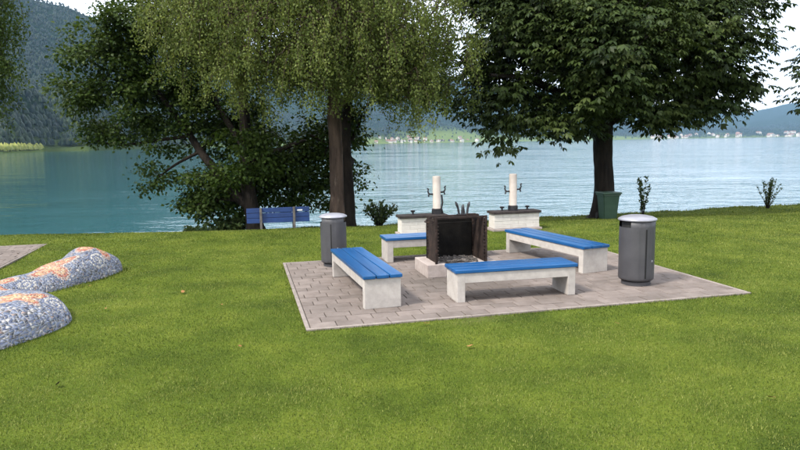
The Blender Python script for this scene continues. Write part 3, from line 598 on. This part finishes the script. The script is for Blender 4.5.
def lobes_sample(lobes, dens, shell=0.5, low=-9):
    out, cen = [], []
    for (c, r) in lobes:
        r = np.asarray(r, float); n = int(dens * r[0] * r[1] * r[2] * 4.19); d = nrm(rng.normal(0, 1, (n, 3))); rad = rng.random(n) ** (shell / 1.0)
        p = np.asarray(c) + d * rad[:, None] * r; out.append(p); cen.append(np.repeat(np.asarray(c)[None], n, 0))
    p = np.concatenate(out); c = np.concatenate(cen); ok = p[:, 2] > low; return p[ok], c[ok]
T_LEAF = np.array([(0, 0, 0), (.35, .30, .07), (.72, .22, .03), (1, 0, -.14), (.72, -.22, .03), (.35, -.30, .07)]); F_LEAF = np.array([[0, 1, 2, 3], [0, 3, 4, 5]])
T_SMALL = np.array([(0, 0, 0), (.38, .36, .05), (1, 0, -.06), (.38, -.36, .05)]); F_SMALL = np.array([[0, 1, 2, 3]])
T_BROAD = np.array([(0, 0, 0), (.45, .40, .09), (1, 0, -.12), (.45, -.40, .09)])
T_LFT = np.array([(0, 0, 0), (.62, .2, .05), (1, 0, -.12), (.62, -.2, .05)])
def leaves(name, pos, d, nor, size, T, Ft, var):
    n = len(pos); d = nrm(d); side = nrm(np.cross(nor, d)); nor = np.cross(d, side)
    Vv = pos[:, None, :] + size[:, None, None] * (T[None, :, 0:1] * d[:, None, :] + T[None, :, 1:2] * side[:, None, :] + T[None, :, 2:3] * nor[:, None, :])
    Ff = (np.arange(n)[:, None, None] * len(T) + Ft[None]).reshape(-1, Ft.shape[1]); return np_mesh(name, Vv.reshape(-1, 3), Ff, np.repeat(np.clip(var, 0, 1), len(T)))
def broad_crown(tips, cen, per, rad, size, droop=0.3, flat=0.55):
    n = len(tips); k = np.repeat(np.arange(n), per); m = len(k); off = rng.normal(0, 1, (m, 3)) * np.array([1, 1, flat]) * rad * 0.55
    pos = tips[k] + off; out = nrm(tips - cen + rng.normal(0, 0.3, (n, 3)))[k]; d = nrm(0.6 * out + 0.8 * nrm(off) + rng.normal(0, 0.5, (m, 3)) - UP * droop)
    nor = nrm(UP * 0.9 + 0.35 * out + rng.normal(0, 0.45, (m, 3))); cl = rng.normal(0, 0.16, n)[k]
    return pos, d, nor, size * rng.uniform(0.65, 1.2, m), 0.45 + cl + rng.normal(0, 0.14, m)
def palm_crown(tips, cen, per, rad, size):
    n = len(tips); k = np.repeat(np.arange(n), per); m = len(k); off = rng.normal(0, 1, (m, 3)) * np.array([1, 1, 0.5]) * rad * 0.55
    pos = tips[k] + off; out = nrm((tips - cen) * np.array([1, 1, 0.6]) + rng.normal(0, 0.25, (n, 3)))[k]; head = nrm((out + 0.7 * nrm(off) + rng.normal(0, 0.3, (m, 3))) * np.array([1, 1, 0.2]) - UP * 0.25)
    nor = nrm(UP + 0.45 * out + rng.normal(0, 0.25, (m, 3))); side = nrm(np.cross(nor, head)); nor = np.cross(head, side)
    sz = size * rng.uniform(0.7, 1.2, m); cl = rng.normal(0, 0.15, n)[k]; v = 0.45 + cl + rng.normal(0, 0.1, m)
    angs = np.radians([-105, -52, -5, 45, 98]); scl = [0.62, 0.9, 1.05, 0.92, 0.62]
    PP, DD, NN, SS, VV_ = [], [], [], [], []
    for a, s in zip(angs, scl):
        a = a + rng.normal(0, 0.12, m); d = nrm(np.cos(a)[:, None] * head + np.sin(a)[:, None] * side - UP * rng.uniform(0.25, 0.75, m)[:, None])
        PP.append(pos); DD.append(d); NN.append(nrm(nor + 0.4 * d)); SS.append(sz * s); VV_.append(v + rng.normal(0, 0.05, m))
    return tuple(np.concatenate(q) for q in (PP, DD, NN, SS, VV_))
def ground_pt(x, y, dz=-0.15): return np.array([x, y, G(x, y) + dz])
def tree(name, label, base, trunk, limbs, lobes, dens, kind, leafm, barkm, per, rad, lsize, shell=0.5, group=None, low=-9, rough=0.05):
    s = Skel(); tp = [np.array(base)] + [np.array(q[:3]) for q in trunk]; tr = [trunk[0][3] * 1.9] + [q[3] for q in trunk]
    # root flare
    b0 = np.array(base); b1 = b0 + (tp[1] - b0) * 0.16; b2 = b0 + (tp[1] - b0) * 0.4
    s.add_path([b0, b1, b2] + tp[1:], [trunk[0][3] * 2.0, trunk[0][3] * 1.45, trunk[0][3] * 1.14] + [q[3] for q in trunk])
    for lb in limbs:
        q = s.nearest(np.array(lb[0][:3])); s.add_path([np.array(w[:3]) for w in lb], [w[3] for w in lb], q)
    nm = len(s.chains); tips, cen = lobes_sample(lobes, dens, shell, low); s.attract(tips)
    r = empty(name, tuple(base)); tag(r, label, 'tree', group); off = np.array(base)
    me = s.mesh('trunk', nm, 16, rough); o = link('trunk', me, barkm, r); o.matrix_parent_inverse = Matrix.Translation(-Vector(base))
    if kind == 'palm': q = palm_crown(tips, cen, per, rad, lsize); me = leaves('crown', *q[:4], T_LFT, F_SMALL, q[4])
    elif kind == 'broad': q = broad_crown(tips, cen, per, rad, lsize); me = leaves('crown', *q[:4], T_BROAD, F_SMALL, q[4])
    elif kind == 'weep':
        n = len(tips); ln = rng.uniform(0.4, 1.25, n); out = nrm((tips - cen) * np.array([1, 1, 0])); k = np.repeat(np.arange(n), per); m = len(k); t = rng.random(m) ** 0.8; Lk = ln[k]
        sway = rng.normal(0, 0.12, (n, 3)); sway[:, 2] = 0
        pos = tips[k] + out[k] * (0.35 * rad * np.sqrt(t))[:, None] + sway[k] * t[:, None] - UP * (Lk * t)[:, None] + rng.normal(0, 0.075, (m, 3))
        d = nrm(rng.normal(0, 0.6, (m, 3)) - UP * 0.9); nor = nrm(rng.normal(0, 0.7, (m, 3)) + UP * 0.5 + np.array([0, -0.1, 0])); cl = rng.normal(0, 0.15, n)[k]
        me = leaves('crown', pos, d, nor, lsize * rng.uniform(0.7, 1.25, m), T_SMALL, F_SMALL, 0.5 + cl + rng.normal(0, 0.15, m))
        Vs, Fs, st = [], [], 0
        for q in range(n):
            tt = np.linspace(0, 1, 4); pp = tips[q] + out[q] * (0.35 * rad * np.sqrt(tt))[:, None] + sway[q] * tt[:, None] - UP * (ln[q] * tt)[:, None]; v, f = tube_arrays(pp, [0.006, 0.005, 0.004, 0.002], 3, st); Vs.append(v); Fs.append(f); st += len(v)
        o = link('hanging_twigs', np_mesh('hanging_twigs', np.concatenate(Vs), np.concatenate(Fs)), barkm, r); o.matrix_parent_inverse = Matrix.Translation(-Vector(base)); tag(o, kind='stuff')
    o = link('crown', me, leafm, r); o.matrix_parent_inverse = Matrix.Translation(-Vector(base))
    return r
def W(px, py, Yd, r): return (*P(px, py, Yd), r)
def LB(px, py, Yd, rx, ry, rz): return (P(px, py, Yd), (rx, ry, rz))

# horse chestnut
b = ground_pt(6.42, 20.3)
tree('chestnut_tree', 'broad horse chestnut with dark trunk beside the green wheeled bin', b,
     [W(604, 190, 20.3, .30), W(603, 160, 20.3, .29), W(603, 130, 20.3, .30), W(604, 90, 20.3, .25), W(606, 40, 20.2, .20), W(608, -40, 20.2, .14), W(612, -140, 20.3, .07)],
     [[W(601, 128, 20.3, .16), W(570, 100, 19.6, .13), W(530, 80, 18.8, .09), W(490, 75, 18.2, .04)], [W(606, 125, 20.3, .15), W(650, 95, 19.5, .12), W(700, 80, 19.0, .08), W(745, 75, 18.6, .04)],
      [W(604, 100, 20.3, .13), W(610, 60, 19.0, .1), W(615, 20, 17.6, .06), W(618, 0, 17, .03)], [W(604, 80, 20.3, .12), W(560, 20, 20.6, .09), W(520, -30, 21, .05)],
      [W(605, 80, 20.3, .12), W(660, 20, 20.6, .09), W(710, -20, 21, .05)], [W(604, 110, 20.3, .12), W(590, 95, 21.5, .09), W(570, 80, 23, .05)]],
     [LB(545, 30, 18.6, 2.2, 1.8, 1.5), LB(690, 40, 18.8, 2.3, 1.8, 1.5), LB(618, 40, 17.6, 2.0, 1.5, 1.5), LB(600, 95, 18.2, 1.5, 1.2, .8), LB(512, 100, 18.6, 1.15, 1.3, 1.0), LB(690, 100, 19.2, 1.5, 1.4, .8), LB(728, 80, 19.2, .75, 1.2, 1.0),
      LB(560, 115, 19.5, 1.5, 1.4, .75), LB(655, 115, 19.4, 1.2, 1.4, .6), LB(610, -60, 20.3, 3.6, 3.2, 2.6), LB(505, -20, 20.0, 2.0, 2.2, 1.6), LB(705, -15, 20.2, 1.9, 2.2, 1.6), LB(615, 60, 22.8, 3.6, 1.8, 2.2), LB(485, 60, 20.0, 1.0, 1.2, 1.2), LB(478, 105, 19.4, .8, 1.0, .7), LB(505, 135, 18.4, .55, .6, .55), LB(540, 125, 18.4, .9, .8, .5)],
     5.5, 'palm', M['leafchest'], M['barkdark'], 20, 0.52, 0.205, 0.55)

# birch with weeping twigs
b = ground_pt(-1.72, 17.2)
tree('birch_tree', 'weeping birch with light green hanging twigs and a brown trunk behind the bin', b,
     [W(337, 195, 17.2, .19), W(336, 150, 17.2, .175), W(334, 110, 17.1, .17), W(333, 60, 17.0, .14), W(330, 0, 17.0, .11), W(326, -80, 17.0, .07), W(322, -150, 17, .03)],
     [[W(335, 110, 17.1, .10), W(365, 80, 16.6, .08), W(400, 55, 16.2, .05), W(430, 40, 16, .03)], [W(334, 80, 17.1, .09), W(300, 40, 16.4, .07), W(255, 10, 15.8, .04)], [W(333, 60, 17, .09), W(345, 20, 16, .06), W(350, -10, 15, .04)],
      [W(333, 40, 17, .08), W(270, -20, 17, .06), W(200, -50, 17, .04), W(160, -50, 17, .02)], [W(332, 30, 17, .08), W(400, -20, 17, .06), W(450, -40, 17, .03)]],
     [LB(300, 20, 15.6, 1.9, 1.2, 1.5), LB(235, 20, 16.0, 1.5, 1.3, 1.5), LB(185, 0, 16.6, 1.1, 1.2, 1.4), LB(375, 20, 15.8, 1.5, 1.2, 1.4), LB(430, 20, 16.4, 1.1, 1.2, 1.2), LB(250, 62, 16.0, 1.0, 1.0, .6), LB(310, 60, 15.8, 1.0, 1.0, .6), LB(400, 78, 16.4, 1.4, 1.0, .65), LB(345, 45, 18.4, 2.6, 1.2, 1.1), LB(310, -60, 17, 3.2, 2.4, 1.8), LB(452, 55, 16.8, .6, .8, 1.0)],
     15, 'weep', M['leafbirch'], M['bark'], 78, 0.8, 0.062, 0.6)

# dark tree by the blue bench, leaning out over the lake
b = ground_pt(-4.15, 18.4)
tree('maple_tree', 'dark leaning tree behind the blue bench, boughs hanging over the lake', b,
     [W(250, 200, 18.4, .21), W(247, 175, 18.5, .19), W(246, 140, 18.6, .17), W(243, 90, 18.7, .13), W(240, 30, 18.8, .09), W(238, -40, 19, .05)],
     [[W(243, 202, 18.4, .15), W(222, 178, 18.6, .13), W(203, 155, 18.8, .115), W(185, 128, 19.0, .095), W(160, 95, 19.1, .07), W(130, 65, 19.2, .045), W(105, 45, 19.2, .025)],
      [W(190, 135, 19, .06), W(160, 140, 19, .045), W(120, 145, 19, .03), W(95, 140, 19, .02)], [W(247, 165, 18.5, .10), W(280, 150, 18.8, .07), W(305, 140, 19, .04)],
      [W(246, 150, 18.6, .10), W(215, 100, 19, .07), W(195, 50, 19.2, .05), W(180, 10, 19.2, .03)], [W(200, 152, 18.8, .05), W(175, 165, 18.6, .035), W(155, 180, 18.6, .02)], [W(243, 200, 18.4, .08), W(215, 200, 18.6, .05), W(190, 208, 18.6, .03)]],
     [LB(115, 45, 19.2, 1.3, 1.3, 1.0), LB(150, 25, 19.2, 1.2, 1.3, 1.1), LB(90, 95, 19.0, .95, 1.0, .75), LB(135, 85, 19.3, 1.2, 1.2, .8), LB(100, 135, 19.0, 1.0, 1.0, .45), LB(145, 125, 19.1, 1.1, 1.1, .55), LB(185, 95, 19.4, 1.2, 1.3, 1.1), LB(205, 40, 19.6, 1.4, 1.4, 1.4), LB(150, 178, 18.7, .55, .7, .5), LB(188, 205, 18.6, .5, .6, .42),
      LB(215, 185, 18.9, 1.0, 1.1, .9), LB(265, 160, 19.2, 1.5, 1.2, 1.0), LB(230, 125, 19.6, 1.6, 1.2, 1.0), LB(250, 195, 19.4, 1.2, .8, .8), LB(255, 140, 17.6, .9, .5, .7), LB(238, 175, 17.7, .7, .4, .5), LB(268, 178, 17.8, .7, .4, .5), LB(205, 205, 18.9, .9, .8, .55), LB(275, 185, 19.6, 1.1, .7, .9), LB(165, 150, 18.9, .6, .8, .3), LB(60, 78, 19.0, .35, .6, .3), LB(240, -30, 19.4, 2.4, 2.2, 1.6), LB(75, 55, 19.0, .6, .7, .4)],
     8.0, 'broad', M['leafdark'], M['barkdark'], 92, 0.36, 0.115, 0.65)

# second dark tree just behind the birch trunk
b = ground_pt(-1.47, 18.3)
tree('maple_tree', 'dark leafy tree with flared trunk directly behind the birch trunk', b,
     [W(349, 195, 18.4, .16), W(347, 165, 18.6, .145), W(346, 130, 18.9, .13), W(348, 90, 19.4, .14), W(346, 40, 19.5, .1), W(344, -40, 19.6, .05)],
     [[W(351, 160, 19.2, .08), W(330, 145, 19.4, .06), W(310, 135, 19.5, .03)], [W(347, 150, 19.0, .07), W(356, 132, 19.3, .05), W(362, 115, 19.4, .03)]],
     [LB(322, 185, 19.7, .9, .8, .8), LB(310, 150, 19.9, 1.2, .9, .8), LB(352, 172, 19.6, .36, .5, .55), LB(340, 130, 20.0, 1.2, 1.0, .7), LB(300, 200, 20.0, .8, .6, .5), LB(400, 70, 20.2, 1.7, 1.2, 1.0), LB(345, 30, 20.2, 2.4, 1.4, 2.0), LB(430, 95, 20.4, .8, .8, .6)],
     10, 'broad', M['leafdark'], M['barkdark'], 90, 0.36, 0.115, 0.65)

# trees standing outside the view whose boughs reach in
b = ground_pt(-13.0, 14.6)
tree('willow_tree', 'shaded tree whose hanging boughs reach over the side patio', b,
     [(-13.0, 14.6, 1.5, .28), (-12.9, 14.6, 3.2, .24), (-12.6, 14.5, 5.0, .17), (-12.4, 14.4, 7.0, .1)], [[(-12.9, 14.6, 3.4, .14), (-11.8, 14.6, 4.3, .1), (-10.6, 14.5, 5.0, .06), (-9.2, 14.4, 5.2, .03)], [(-12.9, 14.6, 2.6, .10), (-12.0, 15.0, 3.0, .06), (-10.8, 15.4, 2.6, .03)]],
     [(np.array([-9.0, 14.4, 5.3]), (.7, .9, 1.0)), (np.array([-9.3, 14.5, 4.5]), (.75, .9, .8)), (np.array([-8.75, 14.3, 4.1]), (.4, .6, .5)), (np.array([-9.0, 14.2, 3.6]), (.35, .5, .4)), (np.array([-11, 14.5, 5.4]), (1.2, 1.4, 1.2)), (np.array([-9.15, 14.3, 3.8]), (.4, .6, .45)), (np.array([-12.4, 14.6, 6.4]), (1.8, 1.8, 1.6)), (np.array([-10.9, 15.4, 2.0]), (.45, .5, .5)), (np.array([-9.75, 14.2, 2.9]), (.3, .4, .3))],
     22, 'weep', M['leafdark'], M['barkdark'], 110, 0.5, 0.062, 0.6)
b = ground_pt(15.6, 20.5)
tree('chestnut_tree', 'chestnut whose outer boughs hang over the shore past the lone shrub', b,
     [(15.6, 20.5, 1.2, .26), (15.6, 20.5, 3.0, .24), (15.5, 20.4, 5.0, .17), (15.4, 20.4, 7.0, .08)], [[(15.5, 20.4, 3.0, .12), (14.6, 19.9, 3.6, .08), (13.2, 19.6, 3.6, .04)], [(15.5, 20.4, 3.2, .12), (16.6, 20.5, 4.0, .08), (17.6, 20.6, 4.6, .04)]],
     [(P(818, 95, 19.5), (.75, .9, .5)), (P(822, 70, 19.6), (.95, .9, .6)), (np.array([14.9, 20.2, 4.6]), (1.4, 1.4, .9)), (np.array([15.6, 20.5, 6.2]), (1.9, 1.9, 1.6)), (np.array([17.2, 20.6, 4.6]), (1.4, 1.4, 1.2))],
     5.5, 'palm', M['leafchest'], M['barkdark'], 18, 0.5, 0.205, 0.55)

# ------------------------------------------------------------------ shrubs
def shrub(name, label, px, Yd, stems, height, spread, per, lsize, upright=0.5, cat='shrub'):
    x = P(px, 200, Yd)[0]; base = np.array([x, Yd, G(x, Yd)]); r = empty(name, tuple(base)); tag(r, label, cat)
    Vs, Fs, st, LP, LD = [], [], 0, [], []
    for q in range(stems):
        a = rng.uniform(0, 2 * math.pi); sp = spread * math.sqrt(rng.random()); h = height * rng.uniform(0.65, 1.0) * (1 - 0.35 * (sp / spread) ** 2 * (1 - upright)); e = np.array([math.cos(a) * sp, math.sin(a) * sp, h]); m_ = e * np.array([0.35, 0.35, 0.5])
        t = np.linspace(0, 1, 6)[:, None]; pp = (1 - t) ** 2 * np.array([0.03 * math.cos(a), 0.03 * math.sin(a), -0.05]) + 2 * t * (1 - t) * m_ + t * t * e + rng.normal(0, 0.012, (6, 3)); v, f = tube_arrays(pp, np.linspace(0.012, 0.004, 6), 4, st); Vs.append(v); Fs.append(f); st += len(v)
        tl = rng.random(per) ** 0.7 * 0.85 + 0.15; LP.append(np.stack([np.interp(tl, t[:, 0], pp[:, c]) for c in range(3)], 1) + rng.normal(0, 0.022, (per, 3))); LD.append(nrm(rng.normal(0, 0.7, (per, 3)) + UP * 0.5))
    link('stems', np_mesh('stems', np.concatenate(Vs), np.concatenate(Fs)), M['barkdark'], r); LP = np.concatenate(LP); LD = np.concatenate(LD); m_ = len(LP)
    link('foliage', leaves('foliage', LP, LD, nrm(rng.normal(0, 0.6, (m_, 3)) + UP * 0.7), lsize * rng.uniform(0.7, 1.3, m_), T_SMALL, F_SMALL, rng.normal(0.45, 0.2, m_)), M['leafshrub'], r)
shrub('shore_bush', 'rounded leafy bush on the shore beside the wash stand', 379, 19.4, 34, 0.85, 0.62, 34, 0.085, 0.2)
shrub('sapling', 'slim upright sapling on the shore above the taller bin lid', 643, 20.9, 9, 1.3, 0.22, 30, 0.085, 0.9, 'sapling')
shrub('sapling_shrub', 'airy many stemmed shrub standing alone on the open shore', 768, 22.4, 18, 1.1, 0.46, 24, 0.075, 0.9)
shrub('shore_bush', 'low dark bush at the lawn edge under the leaning boughs', 196, 17.6, 34, 0.32, 0.5, 36, 0.08, 0.2)
shrub('shore_bush', 'dense bush filling the gap behind the blue bench', 232, 18.9, 60, 0.95, 0.8, 44, 0.1, 0.2)

# ------------------------------------------------------------------ fallen leaves
def leaf_mesh(m):
    bm = bmesh.new(); pts = [(-.5, 0), (-.25, .22), (.05, .30), (.3, .2), (.5, 0), (.3, -.22), (.05, -.28), (-.25, -.2)]; c = bm.verts.new((0, 0, 0.02)); vs = [bm.verts.new((x, y, 0.10 * (x * x + y * y) * 3 + 0.05 * math.sin(5 * x + 3 * y))) for x, y in pts]
    for k in range(8): bm.faces.new((c, vs[k], vs[(k + 1) % 8]))
    me = bpy.data.meshes.new('fallen_leaf'); bm.to_mesh(me); bm.free(); me.materials.append(m); return me
lm, ld = leaf_mesh(M['fallen']), leaf_mesh(M['fallendark'])
def gp(px, py): d = _f + _r * (px - 400) / FPX + _u * (225 - py) / FPX; return EYE + d * (-EYE[2] / d[2])
for k, (px, py, s) in enumerate([(183, 294, .13), (470, 349, .10), (427, 326, .10), (770, 401, .12), (617, 326, .07), (90, 288, .07), (106, 311, .08), (240, 349, .06), (222, 307, .06), (58, 388, .11), (237, 300, .07), (18, 255, .1)]):
    p = gp(px, py); dark = k in (9, 10); o = link('fallen_leaf', ld if dark else lm); o.location = (p[0], p[1], G(p[0], p[1]) + 0.034); s *= 0.75; o.scale = (s, s * 0.9, s); o.rotation_euler = (rng.normal(0, 0.25), rng.normal(0, 0.25), rng.uniform(0, 6))
    if dark: tag(o, 'shrivelled dark brown leaf lying on the lawn', 'leaf', 'dark fallen leaves on the lawn')
    else: tag(o, 'curled orange brown leaf lying on the lawn', 'leaf', 'orange fallen leaves on the lawn')

# ------------------------------------------------------------------ mountains, far shore, houses
RP = [(-700, -120), (-300, -75), (0, -12), (45, 1), (75, 8), (110, 18), (150, 34), (200, 45), (260, 58), (350, 66), (430, 72), (500, 86), (600, 97), (700, 112), (745, 112), (800, 100), (900, 96), (1300, 80)]
def az_of(px): d = _f + _r * (px - 400) / FPX; return math.atan2(d[0], d[1])
def elev_of(px, py): d = _f + _r * (px - 400) / FPX + _u * (225 - py) / FPX; return d[2] / math.hypot(d[0], d[1])
RA = [az_of(a) for a, _ in RP]; RE = [elev_of(a, b_) for a, b_ in RP]
def shore_r(az): return np.interp(az, [-1.1, -0.6, -0.45, -0.2, 0.1, 0.35, 0.6, 1.1], [560, 620, 800, 2200, 3800, 5400, 6400, 6500]) + 40 * np.sin(az * 23) + 22 * np.sin(az * 61)
class _Dep:
    def __call__(s, az): return np.interp(az, [-1.1, -0.5, -0.25, 0.1, 0.5], [1400, 1500, 2100, 3500, 4500])
DEPTH = _Dep()
def terr(az, r):
    r0 = shore_r(az); dp = DEPTH(az); s = np.clip((r - r0) / dp, -0.05, 1.3); el = np.interp(az, RA, RE); H = el * (r0 + dp)
    x, y = r * np.sin(az), r * np.cos(az); ss = np.clip((s - 0.03) / 0.97, 0, 1)
    prof = np.where(s < 1, 0.30 * ss + 0.70 * ss ** 1.6, 1 - 0.9 * (s - 1))
    n1 = fbm(x / 900, y / 900, 6, 3); n2 = fbm(x / 260, y / 260, 4, 9)
    foot = np.where(az < -0.33, 60 * np.exp(-((s - 0.16) / 0.085) ** 2), 30 * np.exp(-((s - 0.12) / 0.08) ** 2))
    z = H * prof + (n1 * 0.20 * H * np.clip(ss * 3, 0, 1) * np.clip(1.15 - ss, 0.12, 1)) + n2 * 22 * np.clip(ss * 6, 0, 1) + foot * (1 + 0.4 * n1)
    z = np.where(s < 0.03, np.interp(s, [-0.05, -0.004, 0.0, 0.004, 0.03], [-8, -4, 0, 1.6, 7]), np.maximum(z, 0) + 7) + LAKE
    return x, y, z, s, ss, n1
azs = np.linspace(-1.02, 1.02, 560); sv = np.concatenate([np.array([-0.05, -0.01, 0, 0.004, 0.01, 0.02]), np.linspace(0.03, 0.3, 26), np.linspace(0.32, 1.25, 48)])
AZ, SV = np.meshgrid(azs, sv, indexing='ij'); Rr = shore_r(AZ) + SV * DEPTH(AZ); x, y, z, s, ss, n1 = terr(AZ, Rr)
meadow = np.clip((0.10 - ss) * 12 + n1 * 1.5 - 0.2, 0, 0.9) * np.where(AZ > -0.3, 1, 0.35); meadow = np.maximum(meadow, np.where((SV < 0.025), np.where((AZ > -0.3) | (AZ < -0.505), 0.7, 0.15), 0)); meadow = np.maximum(meadow, np.clip((fbm(x / 420, y / 420, 4, 31) - 0.28) * 6, 0, 0.7) * np.clip(1.2 - ss * 3, 0, 1) * np.where(AZ > -0.35, 1, 0.3))
na_, nr_ = AZ.shape; i = np.arange(na_ - 1)[:, None] * nr_; j = np.arange(nr_ - 1)[None, :]
F = np.stack([i + j, i + j + 1, i + nr_ + j + 1, i + nr_ + j], -1).reshape(-1, 4)[:, ::-1]
tag(link('mountains', np_mesh('mountains', np.stack([x.ravel(), y.ravel(), z.ravel()], 1), F, meadow.ravel(), True), M['terrain']), kind='structure')
def far_trees(n, az0, az1, s0, s1, hmin, hmax, name, m, label, bias=1.0, meadow_skip=True):
    az = rng.uniform(az0, az1, n); sv_ = s0 + (s1 - s0) * rng.random(n) ** bias; r = shore_r(az) + sv_ * DEPTH(az); x, y, z, s, ss, n1 = terr(az, r)
    if meadow_skip:
        md = np.clip((0.10 - ss) * 12 + n1 * 1.5 - 0.2, 0, 1) * np.where(az > -0.3, 1, 0.3); ok = rng.random(n) > md * 0.85; az, x, y, z = az[ok], x[ok], y[ok], z[ok]; n = len(x)
    h = rng.uniform(hmin, hmax, n); w = h * rng.uniform(0.22, 0.42, n); rot = rng.uniform(0, 6.28, n)
    ring = [(0, 0.0), (0.9, 0.25), (0.75, 0.65), (0, 1.0)]; V_ = [np.stack([x, y, z - 1], 1)]
    for rr, hh in ring[1:3]:
        for q in range(5):
            a = rot + q * 1.2566; k = rng.uniform(0.8, 1.2, n); V_.append(np.stack([x + np.cos(a) * w * rr * k, y + np.sin(a) * w * rr * k, z + h * hh * rng.uniform(0.9, 1.1, n)], 1))
    V_.append(np.stack([x, y, z + h], 1)); Vv = np.stack(V_, 1).reshape(-1, 3); t_ = []
    for q in range(5):
        q2 = (q + 1) % 5; t_ += [(1 + q, 1 + q2, 6 + q2), (1 + q, 6 + q2, 6 + q), (6 + q, 6 + q2, 11)]
    Ff = (np.arange(n)[:, None, None] * 12 + np.array(t_)[None]).reshape(-1, 3); var = np.clip(rng.normal(0.45, 0.22, n) + 0.3 * fbm(x / 150, y / 150, 3, 77), 0, 1)
    tag(link(name, np_mesh(name, Vv, Ff, np.repeat(var, 12)), m), label, 'forest', kind='stuff')
far_trees(15000, -0.75, -0.30, 0.02, 1.0, 5, 12, 'mountain_forest', M['forest'], 'dark spruce forest on the steep slope beyond the reeds', 1.2)
far_trees(12000, -0.30, 0.72, 0.02, 0.42, 8, 20, 'mountain_forest', M['forest'], 'hazy forest on the distant slopes behind the villages', 1.3)
far_trees(1200, -0.75, -0.505, 0.002, 0.012, 2.5, 7, 'far_reeds', M['reed'], 'sunlit yellow green reeds along the far shore below the forest', 1.0, False)
def house_meshes(w, d, h, rh):
    bm = bmesh.new(); v = [bm.verts.new(p) for p in ((-w / 2, -d / 2, -3), (w / 2, -d / 2, -3), (w / 2, d / 2, -3), (-w / 2, d / 2, -3), (-w / 2, -d / 2, h), (w / 2, -d / 2, h), (w / 2, d / 2, h), (-w / 2, d / 2, h), (-w / 2, 0, h + rh), (w / 2, 0, h + rh))]
    for f in ((0, 1, 5, 4), (2, 3, 7, 6), (1, 2, 6, 9, 5), (3, 0, 4, 8, 7)): bm.faces.new([v[k] for k in f])
    a = bpy.data.meshes.new('wall'); bm.to_mesh(a); bm.free(); a.materials.append(M['housewall'])
    bm = bmesh.new(); o = 0.9
    for s in (-1, 1):
        q = [bm.verts.new(p) for p in ((-w / 2 - o, 0, h + rh + 0.35), (w / 2 + o, 0, h + rh + 0.35), (w / 2 + o, s * (d / 2 + o), h - 0.25), (-w / 2 - o, s * (d / 2 + o), h - 0.25))]; bm.faces.new(q)
        q = [bm.verts.new((*p.co[:2], p.co[2] - 0.3)) for p in q]; bm.faces.new(q[::-1])
    b_ = bpy.data.meshes.new('roof'); bm.to_mesh(b_); bm.free(); b_.materials.append(M['houseroof']); return a, b_
HM = [house_meshes(11, 9, 6, 3.2), house_meshes(14, 10, 7, 3.6), house_meshes(18, 11, 9, 3.0), house_meshes(9, 8, 5, 3)]
def village(n, px0, px1, s0, s1, label, group, big=1.0):
    for q in range(n):
        az = az_of(rng.uniform(px0, px1)); sv_ = s0 + (s1 - s0) * rng.random() ** 1.4; rr = shore_r(az) + sv_ * DEPTH(az); x, y, z, *_ = terr(np.array([az]), np.array([rr])); a, b_ = HM[rng.choice(4, p=[.35, .3, .15, .2])]
        r = empty('house', (float(x[0]), float(y[0]), float(z[0])), rng.uniform(-0.6, 0.6) + (math.pi / 2 if rng.random() < 0.4 else 0)); tag(r, label, 'house', group); sc = big * rng.uniform(0.9, 1.35); r.scale = (sc, sc, sc); link('wall', a, None, r); link('roof', b_, None, r)
village(34, 372, 478, 0.006, 0.06, 'tiny pale house in the far village seen between birch and chestnut', 'houses of the far village between the trees', 1.25)
village(40, 648, 800, 0.006, 0.075, 'tiny pale house along the hazy far shore beyond the open lawn', 'houses along the hazy far shore', 1.9)

# ------------------------------------------------------------------ haze
bm = bmesh.new(); box(bm, (0, 6400, 990), (27000, 13600, 2000.0)); hz = bm_obj('haze', bm, None); hm = bpy.data.materials.new('haze'); hm.use_nodes = True; t = hm.node_tree; t.nodes.clear()
pv = N(t, 'ShaderNodeVolumePrincipled', ins={'Color': (0.42, 0.68, 1.0, 1), 'Density': 0.00005, 'Anisotropy': 0.2}); oo = N(t, 'ShaderNodeOutputMaterial'); t.links.new(pv.outputs[0], oo.inputs['Volume']); hz.data.materials.append(hm)
tag(hz, 'thin blue haze in the air over the lake', 'haze', kind='stuff')
